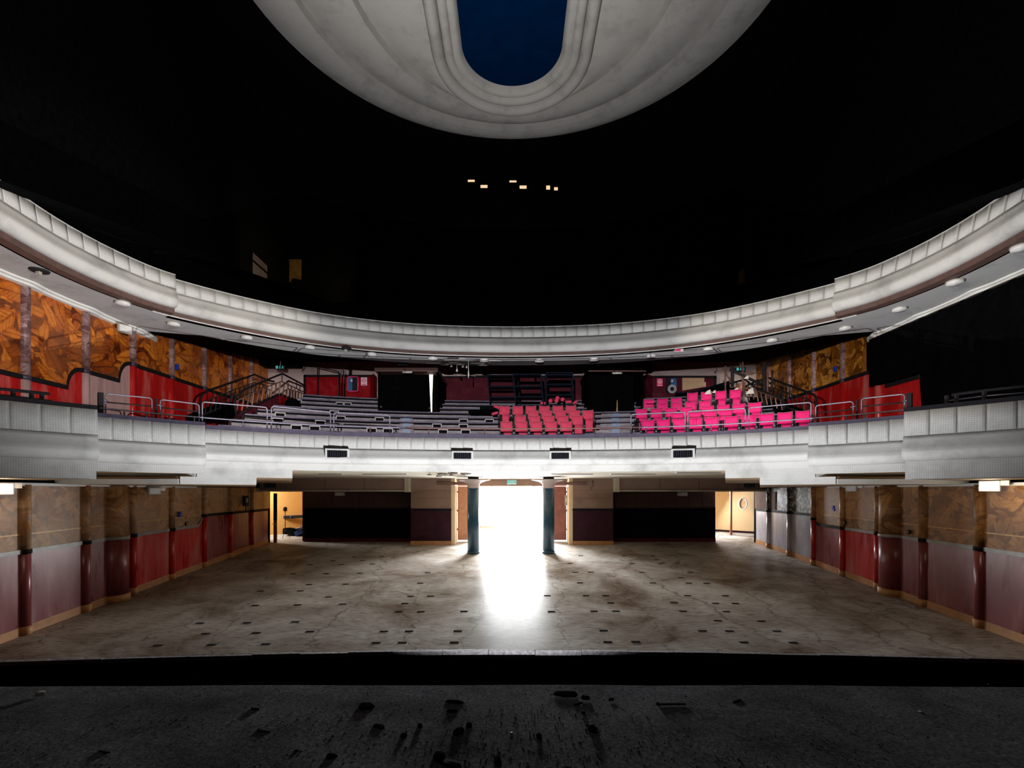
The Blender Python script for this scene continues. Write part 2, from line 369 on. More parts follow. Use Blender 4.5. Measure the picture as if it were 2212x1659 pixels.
simple('tarp_blue', (0.02, 0.05, 0.16), 0.75, spec=0.12); simple('rubble_pale', (0.07, 0.065, 0.065), 0.9, spec=0.0); simple('rubble_dark', (0.008, 0.008, 0.008), 0.9, spec=0.0)
simple('plaster_broken', (0.10, 0.085, 0.07), 0.75, spec=0.12, var=0.6, scale=12)
def mat_floor():
    m, nt, bs = nodes('hall_floor'); v = coords(nt)
    vs2 = coords(nt, (0.5, 2.2, 1))
    a = noise(nt, v, 0.55, 6, 0.6, 0.6); b = noise(nt, vs2, 7.5, 8, 0.75, 0.4); c = noise(nt, v, 26, 4)
    r1 = ramp(nt, a, [(0.30, (0.13, 0.088, 0.06, 1)), (0.46, (0.30, 0.262, 0.228, 1)), (0.68, (0.48, 0.45, 0.42, 1))])
    scr = ramp(nt, b, [(0.38, (0.55, 0.5, 0.45, 1)), (0.50, (1, 1, 1, 1)), (0.68, (1.12, 1.12, 1.12, 1))])
    col = mixc(nt, 1.0, r1.outputs[0], scr.outputs[0], 'MULTIPLY')
    # long scuff trails
    vo = nt.nodes.new('ShaderNodeTexVoronoi'); vo.feature = 'DISTANCE_TO_EDGE'; vo.inputs['Scale'].default_value = 0.42
    nz = nt.nodes.new('ShaderNodeTexNoise'); nz.inputs['Scale'].default_value = 0.9; nz.inputs['Detail'].default_value = 6; nt.links.new(coords(nt), nz.inputs['Vector'])
    ad = nt.nodes.new('ShaderNodeVectorMath'); ad.operation = 'MULTIPLY_ADD'; nt.links.new(nz.outputs['Color'], ad.inputs[0]); ad.inputs[1].default_value = (1.6, 1.6, 0); nt.links.new(coords(nt, (1, 0.35, 1)), ad.inputs[2])
    nt.links.new(ad.outputs[0], vo.inputs['Vector'])
    cr = ramp(nt, vo.outputs['Distance'], [(0.0, (1, 1, 1, 1)), (0.012, (0, 0, 0, 1))])
    col = mixc(nt, math_(nt, 'MULTIPLY', cr.outputs[0], 0.6), col, (0.06, 0.05, 0.04, 1))
    nt.links.new(col, bs.inputs['Base Color'])
    rr = ramp(nt, b, [(0.35, (0.55, 0.55, 0.55, 1)), (0.65, (0.33, 0.33, 0.33, 1))]); bs.inputs['Specular IOR Level'].default_value = 0.0; bs.inputs['Coat Weight'].default_value = 0.10; bs.inputs['Coat Roughness'].default_value = 0.30; nt.links.new(rr.outputs[0], bs.inputs['Roughness'])
    bump(nt, bs, mixc(nt, 0.4, b, c), 0.10, 0.01)
mat_floor()
def mat_stage():
    m, nt, bs = nodes('stage_boards'); v = coords(nt)
    a = noise(nt, v, 1.2, 8, 0.7); g = noise(nt, v, 45, 6, 0.8); k = noise(nt, v, 150, 2)
    r = ramp(nt, g, [(0.35, (0.05, 0.05, 0.052, 1)), (0.58, (0.19, 0.19, 0.20, 1)), (0.78, (0.46, 0.45, 0.46, 1))])
    r2 = ramp(nt, a, [(0.3, (0.35, 0.35, 0.35, 1)), (0.65, (1, 1, 1, 1))])
    sp = ramp(nt, k, [(0.73, (0, 0, 0, 1)), (0.78, (1, 1, 1, 1))])
    col = mixc(nt, 1.0, r.outputs[0], r2.outputs[0], 'MULTIPLY'); col = mixc(nt, math_(nt, 'MULTIPLY', sp.outputs[0], 0.5), col, (0.20, 0.19, 0.19, 1))
    nt.links.new(col, bs.inputs['Base Color']); bs.inputs['Roughness'].default_value = 0.75; bs.inputs['Specular IOR Level'].default_value = 0.0
    bump(nt, bs, g, 0.6, 0.006)
mat_stage()
def mat_concrete():
    m, nt, bs = nodes('step_concrete'); v = coords(nt, (0.6, 0.6, 3))
    a = noise(nt, v, 2.5, 8, 0.7); r = ramp(nt, a, [(0.32, (0.05, 0.045, 0.055, 1)), (0.5, (0.18, 0.16, 0.175, 1)), (0.7, (0.34, 0.31, 0.32, 1))])
    nt.links.new(r.outputs[0], bs.inputs['Base Color']); bs.inputs['Roughness'].default_value = 0.55; bump(nt, bs, a, 0.2)
mat_concrete()
simple('step_nosing', (0.10, 0.085, 0.14), 0.6, var=0.5, scale=8)
simple('step_green', (0.07, 0.09, 0.095), 0.6, var=0.4)

# ================================================================== plan curves of the two balcony fronts
def catmull(pts, n=24):
    out = []
    for i in range(len(pts)-1):
        p0 = pts[max(i-1, 0)]; p1 = pts[i]; p2 = pts[i+1]; p3 = pts[min(i+2, len(pts)-1)]
        for k in range(n):
            t = k/n
            out.append(tuple(0.5*((2*b) + (-a+c)*t + (2*a-5*b+4*c-d)*t*t + (-a+3*b-3*c+d)*t**3) for a, b, c, d in zip(p0, p1, p2, p3)))
    out.append(pts[-1]); return out
def resample(pts, step):
    L = [0.0]
    for a, b in zip(pts, pts[1:]): L.append(L[-1] + math.hypot(b[0]-a[0], b[1]-a[1]))
    n = max(2, int(round(L[-1]/step))+1); out = []; j = 0
    for i in range(n):
        s = L[-1]*i/(n-1)
        while j < len(L)-2 and L[j+1] < s: j += 1
        t = (s-L[j])/max(L[j+1]-L[j], 1e-9); out.append((pts[j][0]+(pts[j+1][0]-pts[j][0])*t, pts[j][1]+(pts[j+1][1]-pts[j][1])*t))
    return out
def sym(half): return [(-x, y) for x, y in reversed(half[1:])] + half
def normals(pts):
    ns = []
    for i in range(len(pts)):
        a = pts[max(i-1, 0)]; b = pts[min(i+1, len(pts)-1)]; tx, ty = b[0]-a[0], b[1]-a[1]; l = math.hypot(tx, ty) or 1
        ns.append((ty/l, -tx/l))                 # towards the stage
    return ns
def offset(pts, d): return [(p[0]+n[0]*d, p[1]+n[1]*d) for p, n in zip(pts, normals(pts))]
def pxof(p): return CX + F*p[0]/p[1]
def sub(pts, a, b):                              # part of a plan curve seen between two image columns
    out = []
    for p, q in zip(pts, pts[1:]):
        u, v = pxof(p), pxof(q)
        if not out and u <= a < v:
            t = (a-u)/(v-u); out.append((p[0]+(q[0]-p[0])*t, p[1]+(q[1]-p[1])*t))
        if out or u >= a:
            if a <= u <= b and not (out and out[-1] == p): out.append(p)
        if u <= b < v:
            t = (b-u)/(v-u); out.append((p[0]+(q[0]-p[0])*t, p[1]+(q[1]-p[1])*t)); break
    return out
def hit(pts, px):                                # where the sight line of a column crosses the curve
    for i, (p, q) in enumerate(zip(pts, pts[1:])):
        u, v = pxof(p), pxof(q)
        if min(u, v) <= px <= max(u, v) and u != v:
            t = (px-u)/(v-u); x, y = p[0]+(q[0]-p[0])*t, p[1]+(q[1]-p[1])*t
            tx, ty = q[0]-p[0], q[1]-p[1]; return Vector((x, y, 0)), math.atan2(ty, tx)
    return Vector((pts[0][0], pts[0][1], 0)), 0.0
C1 = resample(catmull(sym([(0, 13.9), (2.9, 13.68), (5.2, 13.05), (7.2, 11.75), (8.55, 10.3), (9.5, 9.1), (10.5, 7.5)])), 0.25)
C2 = resample(catmull(sym([(0, 16.9), (3.1, 16.62), (5.5, 15.8), (7.25, 14.6), (8.75, 13.0), (9.25, 11.8), (9.42, 10.4), (9.3, 8.9), (9.1, 7.4), (9.3, 5.9), (10.5, 4.4)])), 0.25)

def sweep(mb, pts, prof, caps=True, smooth_prof=False, closed_prof=True):
    ns = normals(pts); k = len(mb.v); m = len(prof); n = len(pts)
    lp = [0.0]
    for a, b in zip(prof, prof[1:]): lp.append(lp[-1]+math.hypot(b[0]-a[0], b[1]-a[1]))
    lc = [0.0]
    for a, b in zip(pts, pts[1:]): lc.append(lc[-1]+math.hypot(b[0]-a[0], b[1]-a[1]))
    for p, nn in zip(pts, ns):
        for (o, z) in prof: mb.v.append((p[0]+nn[0]*o, p[1]+nn[1]*o, ZC+z))
    for i in range(n-1):
        for j in range(m if closed_prof else m-1):
            j2 = (j+1) % m
            uv = [(lc[i], lp[j]), (lc[i], lp[j]+0.01 if j2 == 0 else lp[j2]), (lc[i+1], lp[j]+0.01 if j2 == 0 else lp[j2]), (lc[i+1], lp[j])]
            mb.face((k+i*m+j, k+i*m+j2, k+(i+1)*m+j2, k+(i+1)*m+j), uv, smooth_prof)
    if caps and closed_prof:
        mb.face([k+j for j in range(m)]); mb.face([k+(n-1)*m+j for j in range(m)][::-1])
    return mb

# ================================================================== hall floor
WX = 10.5
edge = [(-WX, 9.42), (-8, 9.62), (-5, 9.84), (-2, 9.99), (0, 10.02), (2, 10.0), (5, 9.88), (8, 9.70), (WX, 9.52)]
edge = resample(catmull(edge), 0.35)
floor = struct('floor', 'worn raked auditorium floor stripped of its seats')
mb = MB()
YB = 27.0
for (a, b) in zip(edge, edge[1:]):
    mb.quad((a[0], a[1]+.10, floor_z(a[1]+.10)), (b[0], b[1]+.10, floor_z(b[1]+.10)), (b[0], YB, floor_z(YB)), (a[0], YB, floor_z(YB)))
mb.quad((-14.5, 20.6, floor_z(20.6)-.003), (14.5, 20.6, floor_z(20.6)-.003), (14.5, YB, floor_z(YB)-.003), (-14.5, YB, floor_z(YB)-.003))
mb.build('floor_surface', 'hall_floor', floor)
simple('kerb_stone', (0.26, 0.24, 0.25), 0.8, var=0.55, scale=14, bmp=0.5, spec=0.06)
ke = resample(edge, 0.9)
for i, (a, b) in enumerate(zip(ke, ke[1:])):     # kerb stones along the pit
    t = Vector((b[0]-a[0], b[1]-a[1], 0)).normalized()*0.006; jz = R.uniform(-.008, .006); jy = R.uniform(-.02, .015)
    top = lambda p, dy: Vector((p[0], p[1]+dy, floor_z(p[1])+.012+jz))
    q = [top(a, jy)+t, top(b, jy)-t, top(b, .105)-t, top(a, .105)+t]
    MB().prism(q, (0, 0, -.075)).build('kerb_stone', 'kerb_stone', floor)
# floor ventilation grilles, one for each former seat row position
VENTS = [(282+0, 1277), (331, 1394)]
def zp(ox, pts): return [(ox+x*0.25316, 1000+y*0.25316) for x, y in pts]
VENTS = zp(500, [(1235,1536),(1458,1534),(1902,1533),(295,1546),(670,1440),(1302,1438),(1516,1437),(1932,1435),(212,1450),(545,1357),(135,1364),(1428,1270),(1617,1270),(1985,1267),(204,1217),(566,1212),(950,1206),(1482,1200),(1530,1138),(1700,1137),(830,1144),(590,1092),(248,1094),(664,1038),(976,1034),(1612,1026),(525,948),(810,945),(1097,942),(1675,938),(938,867),(1203,864),(672,870),(868,836),(1120,833),(1048,802),(1285,800)])
VENTS += zp(900, [(1630,1529),(1868,1527),(1594,1431),(1150,1269),(1512,1266),(1700,1265),(1655,1194),(1115,1133),(1445,1133),(1612,1132),(1395,1024),(1352,934),(1485,933),(1308,857),(1400,792)])
VENTS += zp(1300, [(1212,1531),(1632,1534),(858,1433),(1087,1435),(1492,1436),(988,1347),(1360,1350),(692,1266),(1060,1269),(614,1192),(968,1198),(1138,1200),(730,1133),(1053,1134),(742,1027),(893,1028),(434,1025),(675,980),(757,935),(340,935),(258,857),(513,857),(645,857),(470,825),(190,792),(428,792)])
VENTS += zp(0, [(1708,1368),(2110,1365),(1350,1558),(1806,1553),(1757,1457),(2185,1453)])
simple('grille_dark', (0.012, 0.011, 0.011), 0.9, spec=0.0); simple('grille_slat', (0.05, 0.047, 0.047), 0.9, spec=0.0)
mbg = MB(); mbg.box(-.088, .088, -.04, .04, .0, .006); me_g = mbg.mesh('floor_vent', 'grille_dark')
mbs = MB()
for i in range(7): mbs.box(-.084+i*.028-.006, -.084+i*.028+.006, -.034, .034, .006, .010)
me_s = mbs.mesh('vent_slat', 'grille_slat')
sl = math.atan((HY-FV)/F)
for (px, py) in VENTS:
    p = PF(px, py); o = obj('floor_vent', me_g, floor, p, (sl, 0, 0)); obj('vent_slats', me_s, o)

# pit and stage
pit = struct('pit_wall', 'black unlit orchestra pit wall below the floor edge')
mb = MB()
for (a, b) in zip(edge, edge[1:]):
    mb.quad((a[0], a[1]+.02, floor_z(a[1])-.05), (b[0], b[1]+.02, floor_z(b[1])-.05), (b[0], b[1]+.02, -1.6), (a[0], a[1]+.02, -1.6))
mb.build('pit_face', 'unlit_black', pit)
mb = MB(); mb.box(-WX-.5, WX+.5, 3.9, 10.3, -1.7, -1.6); mb.build('pit_floor', 'unlit_black', pit)
STZ = ZC - 1.6; STY = 1.6*F/(1475-HY)
stage = struct('stage_floor', 'dark dusty stage floor strewn with rubble')
mb = MB(); nx = 26; rr = random.Random(3)
grid = []
for j in range(15):
    for i in range(nx+1):
        x = -7.8+15.6*i/nx; y = -4.0 + (STY+4.0)*j/14
        y2 = y if j < 14 else STY - .0035*abs(x)**1.5 + rr.uniform(-.02, .02)
        grid.append((x, y2, STZ + (rr.uniform(-.006, .006) if j < 14 else -.02)))
n0 = len(mb.v); mb.v += grid
for j in range(14):
    for i in range(nx):
        a = j*(nx+1)+i; mb.face((a, a+1, a+nx+2, a+nx+1), None, True)
mb.build('stage_surface', 'stage_boards', stage)
mb = MB(); mb.box(-7.8, 7.8, -4.0, STY-.12, -1.6, STZ-.05); mb.build('stage_front', 'unlit_black', stage)

# ================================================================== side walls
PIL = {-1: [9.4, 10.95, 12.5, 14.05, 15.65, 17.3, 18.9, 20.45], 1: [9.85, 11.4, 12.95, 14.55, 16.1, 17.65, 19.2, 20.75]}
def low_rail(sg, Y):
    Ys = 17.05 if sg < 0 else 17.55
    a = -1.29 + 0.0248*(min(Y, Ys)-10.67)
    if Y <= Ys-0.12: return a
    if Y >= Ys+0.28: return -.81+.008*(Y-Ys)
    t = (Y-(Ys-.12))/.40; t = t*t*(3-2*t); return a+(-.81-a)*t
UPR = {-1: (11.97, 13.55), 1: (12.0, 14.25)}
def up_rail(sg, Y):
    a, b = UPR[sg]
    z = 2.45
    for Yc, lo, hi in ((a, 2.44, 2.95), (b, 2.94, 3.50)):
        if Y > Yc:
            t = min((Y-Yc)/.38, 1.0); z = lo+(hi-lo)*math.sqrt(max(0, 1-(1-t)**2))
    return z
def span(a, b, extra, step=0.4):
    ys = [a+(b-a)*i/max(1, int((b-a)/step)) for i in range(int((b-a)/step)+1)] if b-a > step else [a]
    ys += [e for e in extra if a < e < b]; ys = sorted(set(ys+[a, b])); return ys
def half_round(mb, sg, yc, r, zb, zt, n=8, depth=None):   # vertical half column on a side wall
    d = depth or r; k = len(mb.v)
    for (z) in (zb, zt):
        for i in range(n+1):
            th = math.pi*i/n; y = yc + r*math.cos(th)
            mb.v.append((sg*(WX-.02-d*math.sin(th)), y, z(y) if callable(z) else z))
    for i in range(n): mb.face((k+i, k+i+1, k+n+1+i+1, k+n+1+i), None, True)
    mb.face([k+i for i in range(n+1)]); mb.face([k+n+1+i for i in range(n+1)])
    return mb
def side_wall(sg):
    side = 'left' if sg < 0 else 'right'
    wall = struct('wall_'+side, 'painted auditorium side wall on the %s with red dado' % side)
    base = MB(); X0, X1 = sorted((sg*WX, sg*(WX+.3)))
    base.box(X0, X1, 5.5, 22.1, ZC-3.6, ZC+.2); base.box(X0, X1, 5.5, 22.0, ZC+.2, ZC+5.9)
    base.box(X0, X1, -4, 24.6, ZC+5.8, ZC+17); base.box(X0, X1, -4, 5.5, -1.7, ZC+17)
    base.build('wall_core', 'unlit_black', wall)
    ps = [8.2]+PIL[sg]+[21.9]
    xin = lambda d: sg*(WX-d)
    Ys = 17.05 if sg < 0 else 17.55
    ex = [Ys-.12+.4*i/10 for i in range(11)]
    ext = [UPR[sg][k]+.38*(i/12)**1.6 for k in (0, 1) for i in range(13)] + [UPR[sg][k]-.004 for k in (0, 1)]
    for i, (a, b) in enumerate(zip(ps, ps[1:])):
        ys = span(a+.06, b-.06, ex)
        fl = lambda y: floor_z(y)
        # skirting block, dado, rail, upper cloth of the stalls wall
        MB().strip([(xin(0), y, fl(y)+.19) for y in ys], [(xin(0), y, fl(y)-.05) for y in ys], (-sg*.045, 0, 0)).build('skirting', 'skirting', wall)
        if sg < 0: dm = 'dado_mauve_sheen' if a < 13.5 else ('dado_red' if a < 17 else 'dado_mauve_sheen')
        else: dm = 'dado_mauve_sheen' if a < 14 else ('dado_red' if a < 16 else ('dado_mauve_sheen' if a < 17.5 else 'dado_pale_sheen'))
        MB().strip([(xin(0), y, ZC+low_rail(sg, y)) for y in ys], [(xin(0), y, fl(y)+.18) for y in ys], (-sg*.03, 0, 0)).build('dado_panel', dm, wall)
        um = ('burlap_left' if sg < 0 else 'burlap_right') if not (sg > 0 and a > 16) else ('burlap_sheen' if a > 17.6 else 'burlap_right')
        MB().strip([(xin(0), y, ZC+.15) for y in ys], [(xin(0), y, ZC+low_rail(sg, y)) for y in ys], (-sg*.025, 0, 0)).build('cloth_panel', um, wall)
        MB().strip([(xin(0), y, ZC+low_rail(sg, y)+.045) for y in ys], [(xin(0), y, ZC+low_rail(sg, y)-.045) for y in ys], (-sg*.06, 0, 0)).build('dado_rail', 'rail_grey' if a < 16 else 'rail_black', wall)
        # circle level
        if sg > 0 and b < 12.9: continue
        ys = span(a+.05, b-.05, ext)
        if sg > 0: ys = [y for y in ys if y >= 12.78]
        if sg < 0: um2 = 'dado_faded' if 12.0 < a < 14 else ('dado_red_upper' if a > 11 else 'dado_red_upper')
        else: um2 = 'dado_red_upper'
        MB().strip([(xin(0), y, ZC+up_rail(sg, y)) for y in ys], [(xin(0), y, ZC+1.0) for y in ys], (-sg*.03, 0, 0)).build('dado_panel', um2, wall)
        MB().strip([(xin(0), y, ZC+up_rail(sg, y)+.05) for y in ys], [(xin(0), y, ZC+up_rail(sg, y)-.05) for y in ys], (-sg*.075, 0, 0)).build('dado_rail', 'rail_black', wall)
        ztop = lambda y: ZC + (4.42 if y < 14.9 else 4.63+.138*(y-15.0))
        ym = [y for y in ys if sg < 0 or y > 14.72]
        if len(ym) > 1:
            MB().strip([(xin(0), y, ztop(y)) for y in ym], [(xin(0), y, ZC+up_rail(sg, y)) for y in ym], (-sg*.025, 0, 0)).build('mural_panel', 'mural_left' if sg < 0 else 'mural_right', wall)
    for y in PIL[sg]:
        lo = lambda yy: floor_z(yy)-.03
        m = 'dado_mauve_sheen' if y < 14 else ('dado_pale_sheen' if sg > 0 and y > 18 else 'dado_red')
        half_round(MB(), sg, y, .11, lambda yy: floor_z(yy)+.18, ZC+low_rail(sg, y)).build('dado_pilaster', m, wall)
        half_round(MB(), sg, y, .12, lo, lambda yy: floor_z(yy)+.19, depth=.13).build('pilaster_foot', 'skirting', wall)
        half_round(MB(), sg, y, .11, ZC+low_rail(sg, y), ZC+.15).build('cloth_pilaster', 'burlap_left' if sg < 0 else ('burlap_sheen' if y > 18 else 'burlap_right'), wall)
        half_round(MB(), sg, y, .125, ZC+low_rail(sg, y)-.045, ZC+low_rail(sg, y)+.045).build('rail_collar', 'rail_black', wall)
        if sg > 0 and y < 12.8: continue
        half_round(MB(), sg, y, .10, ZC+1.0, ZC+up_rail(sg, y)).build('dado_pilaster', 'dado_red_upper' if y > 13.9 or sg > 0 else 'dado_faded', wall)
        half_round(MB(), sg, y, .115, ZC+up_rail(sg, y)-.05, ZC+up_rail(sg, y)+.05).build('rail_collar', 'cap_slate', wall)
        if sg < 0 or y > 14.9:
            half_round(MB(), sg, y, .10, ZC+up_rail(sg, y), ZC+(4.42 if y < 14.9 else 4.63+.138*(y-15))).build('mural_pilaster', 'mural_pilaster', wall)
    # the large half column of the stalls wall
    yc, r = (13.45, .30) if sg < 0 else (14.03, .31)
    lr = ZC+low_rail(sg, yc)
    half_round(MB(), sg, yc, r, lambda yy: floor_z(yy)+.17, lr, 14).build('dado_column', 'dado_mauve_sheen' if sg < 0 else 'dado_mauve_sheen', wall)
    half_round(MB(), sg, yc, r, lr, ZC+.15, 14).build('cloth_column', 'burlap_left' if sg < 0 else 'burlap_right', wall)
    half_round(MB(), sg, yc, r+.02, lr-.045, lr+.045, 14).build('rail_collar', 'rail_grey', wall)
    half_round(MB(), sg, yc, r+.03, lambda yy: floor_z(yy)-.03, lambda yy: floor_z(yy)+.19, 10).build('column_foot', 'skirting', wall)
    # thin gold stripe painted across the cloth, cornice strips
    st = MB(); ys = span(8.3, 16.9 if sg < 0 else 17.2, [])
    st.strip([(xin(.024), y, ZC-.925+.022*(y-10.5)+.014) for y in ys], [(xin(.024), y, ZC-.925+.022*(y-10.5)-.014) for y in ys], (-sg*.006, 0, 0)).build('painted_stripe', 'stripe_gold', wall)
    ys = span(8.3, 16.8, [])
    MB().strip([(xin(0), y, ZC+.19) for y in ys], [(xin(0), y, ZC+.125) for y in ys], (-sg*.10, 0, 0)).build('cornice', 'cornice_white', wall)
    # white wavy cornice at the head of the circle wall
    ys = span(8.0, 15.0, [], .08); k = MB()
    wob = lambda y: .13+.07*(0.5+0.5*math.cos((y-PIL[sg][2])*2*math.pi/1.57))**3
    for (z0, z1, dd) in ((4.40, 4.46, 0), (4.46, 4.54, .06)):
        n0 = len(k.v)
        for y in ys:
            d = (wob(y)+dd) * (1.0 if y < 14.4 else max(.15, 1-(y-14.4)*1.2))
            k.v += [(xin(0), y, ZC+z0), (xin(d), y, ZC+z0), (xin(d), y, ZC+z1), (xin(0), y, ZC+z1)]
        for i in range(len(ys)-1):
            a = n0+4*i
            for j in range(4): k.face((a+j, a+(j+1) % 4, a+4+(j+1) % 4, a+4+j), None, j == 1)
    k.build('cornice', 'cornice_white', wall)
    return wall
WL = side_wall(-1); WR = side_wall(1)

# ================================================================== back wall of the stalls
wb = struct('wall_back', 'dark back wall of the stalls with recesses, beams and piers')
def sec(mb, x0, x1, y0, y1, z0, z1): return mb.box(x0, x1, y0, y1, z0, z1)
YP = 21.42; YR = 22.2; YD = 22.45
for sg in (-1, 1):
    x0, x1 = sorted((sg*2.56, sg*4.25))
    zf = floor_z(YP)
    MB().box(x0, x1, YP, YR+.5, zf-.1, ZC+.56).build('pier', 'tan_wall', wb)
    MB().box(x0-.004, x1+.004, YP-.012, YR, zf+.17, ZC-.80).build('pier_dado', 'maroon_dark', wb)
    MB().box(x0-.012, x1+.012, YP-.03, YR, ZC-.80, ZC-.71).build('dado_rail', 'rail_black', wb)
    MB().box(x0-.01, x1+.01, YP-.035, YR, zf-.05, zf+.17).build('skirting', 'skirting', wb)
    # tile joints on the tan part of the pier
    for k in range(2):
        zz = ZC-.28+k*.35; MB().box(x0+.02, x1-.02, YP-.004, YP+.01, zz-.004, zz+.004).build('wall_joint', 'tan_wall_shade', wb)
    # recess wall
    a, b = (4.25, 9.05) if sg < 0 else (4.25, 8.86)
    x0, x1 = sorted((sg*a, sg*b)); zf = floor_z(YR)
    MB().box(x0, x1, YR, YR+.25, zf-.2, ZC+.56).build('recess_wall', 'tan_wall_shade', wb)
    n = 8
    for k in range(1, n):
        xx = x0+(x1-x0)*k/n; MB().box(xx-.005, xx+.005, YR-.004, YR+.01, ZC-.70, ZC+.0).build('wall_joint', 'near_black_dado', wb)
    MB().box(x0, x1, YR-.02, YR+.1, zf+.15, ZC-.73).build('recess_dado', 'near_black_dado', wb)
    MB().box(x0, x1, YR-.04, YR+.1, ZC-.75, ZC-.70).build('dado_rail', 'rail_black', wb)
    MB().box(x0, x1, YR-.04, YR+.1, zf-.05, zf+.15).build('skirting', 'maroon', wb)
    # box beam with lip and end block
    x0, x1 = sorted((sg*4.46, sg*10.5))
    MB().box(x0, x1, 21.2, 21.6, ZC+.0, ZC+.62).build('beam', 'tan_wall', wb)
    MB().box(x0, x1, 21.12, 21.62, ZC-.0, ZC+.065).build('beam_lip', 'soffit_cream', wb)
    x2, x3 = sorted((sg*4.25, sg*4.46)); MB().bbox(x2, x3, 21.05, 21.6, ZC-.02, ZC+.60, .02).build('beam_block', 'soffit_cream', wb)
    for k in (0.28, .55, .82):
        xx = sg*(4.46+(10.5-4.46)*k); MB().box(xx-.008, xx+.008, 21.19, 21.25, ZC+.065, ZC+.58).build('beam_joint', 'tan_wall_shade', wb)
    # lintel over the door, jamb
    x0, x1 = sorted((sg*.0, sg*2.56)); MB().box(x0, x1, YD-.05, YD+.1, ZC+.24, ZC+.56).build('lintel', 'tan_wall', wb)
    x0, x1 = sorted((sg*1.7, sg*3.15)); MB().bbox(x0, x1, YP-.10, YP+.02, ZC+.285, ZC+.405, .01).build('lintel_rail', 'lintel_wood', wb)
    x0, x1 = sorted((sg*2.40, sg*2.56)); MB().box(x0, x1, YP+.02, YD+.3, floor_z(YD)-.1, ZC+.56).build('door_jamb', 'cream_wall', wb)
# foyer shell beyond the doors
mb = MB()
zf = floor_z(YD)
mb.box(-3.6, -3.4, YD, 27.2, zf-.4, ZC+1.2); mb.box(3.4, 3.6, YD, 27.2, zf-.4, ZC+1.2); mb.box(-3.6, 3.6, YD+.1, 27.2, ZC+1.0, ZC+1.2)
mb.box(-3.6, -2.5, YD-.05, YD+.05, zf-.1, ZC+1.2); mb.box(2.5, 3.6, YD-.05, YD+.05, zf-.1, ZC+1.2); mb.box(-2.6, 2.6, YD, YD+.05, ZC+.5, ZC+1.2)
mb.build('foyer_shell', 'white_wall', wb)
win = struct('window_1', 'blown-out glazed street front of the foyer seen through the open doors')
MB().box(-3.3, 3.3, 27.0, 27.1, floor_z(27)-.2, ZC+.95).build('glazing', 'day_glow', win)
for x in (-2.2, -1.1, 0, 1.1, 2.2): MB().box(x-.03, x+.03, 26.9, 27.0, floor_z(27)-.2, ZC+.95).build('mullion', 'frame_white', win)
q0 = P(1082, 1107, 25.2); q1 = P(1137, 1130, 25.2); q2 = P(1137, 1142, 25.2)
t = thing('glowing_counter', ((q0.x+q1.x)/2, 25.2, q2.z), 'pale yellow counter in the bright foyer with added glow', 'sign')  # foyer counter, made to glow and hung on added wires
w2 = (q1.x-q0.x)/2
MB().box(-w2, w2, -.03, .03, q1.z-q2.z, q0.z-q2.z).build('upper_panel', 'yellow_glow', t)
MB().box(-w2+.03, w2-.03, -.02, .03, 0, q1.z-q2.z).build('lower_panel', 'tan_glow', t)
for x in (-w2+.05, w2-.05): MB().tube([(x, 0, q0.z-q2.z), (x, 0, ZC+1.0-q2.z)], .006, 6).build('added_wire', 'frame_white', t)

# side corridors
cl = struct('wall_corridor_left', 'yellow corridor wall behind the left exit')
mb = MB(); zc = floor_z(23.6)
prof = [(-12.9, 23.0), (-10.9, 23.9)] + [(-9.6+.55*math.sin(a)-.0, 24.75-.55*math.cos(a)) for a in [i*math.pi/2/8 for i in range(9)]] + [(-9.05, 26.5)]
prof = [(-13.2, 23.35), (-10.05, 24.55), (-9.75, 24.6), (-9.5, 24.5), (-9.3, 24.25), (-9.2, 23.9), (-9.18, 22.3)]
prof = resample(catmull(prof, 8), .12)
k = len(mb.v)
for (x, y) in prof: mb.v += [(x, y, floor_z(22)-.2), (x, y, ZC+.75)]
for i in range(len(prof)-1): mb.face((k+2*i, k+2*i+2, k+2*i+3, k+2*i+1), None, True)
mb.build('corridor_wall', 'yellow_wall', cl)
mb = MB(); mb.box(-13.6, -9.0, 22.0, 25.5, ZC+.72, ZC+.85); mb.box(-13.6, -13.2, 22, 25.5, zc-.5, ZC+.8); mb.box(-13.4, -10.5, 21.9, 22.05, zc-.6, ZC+.8)
mb.build('corridor_shell', 'unlit_black', cl)
cr = struct('wall_corridor_right', 'cream curved corridor wall behind the right exit')
prof = [(8.9, 22.5), (8.85, 24.3), (9.3, 25.0), (10.0, 25.05), (10.8, 24.75), (11.8, 24.3)]
prof = resample(catmull(prof, 8), .12); mb = MB(); sk = MB(); k = 0
for (x, y) in prof: mb.v += [(x, y, floor_z(22)-.2), (x, y, ZC+.75)]
for i in range(len(prof)-1): mb.face((2*i, 2*i+2, 2*i+3, 2*i+1), None, True)
mb.build('corridor_wall', 'cream_wall', cr)
for (x, y) in offset(prof, .015): sk.v += [(x, y, floor_z(y)-.02), (x, y, floor_z(y)+.10)]
for i in range(len(prof)-1): sk.face((2*i, 2*i+2, 2*i+3, 2*i+1), None, True)
sk.build('skirting', 'maroon_dark', cr)
mb = MB(); mb.box(8.0, 13.6, 22.25, 26.0, ZC+.72, ZC+.85); mb.box(12.4, 12.8, 21.5, 26, zc-.6, ZC+.8); mb.box(8.3, 8.6, 22.5, 26, zc-.6, ZC+.8); mb.box(8.0, 12.8, 25.6, 26, zc-.6, ZC+.8); mb.box(10.6, 12.8, 21.4, 21.6, zc-.6, ZC+.8)
mb.build('corridor_shell', 'unlit_black', cr)
p = P(1590, 1108, 23.4); MB().box(p.x-.04, p.x+.04, 23.9, 24.0, floor_z(24)-.1, ZC+.72).build('pipe_cover', 'wood_brown', cr)
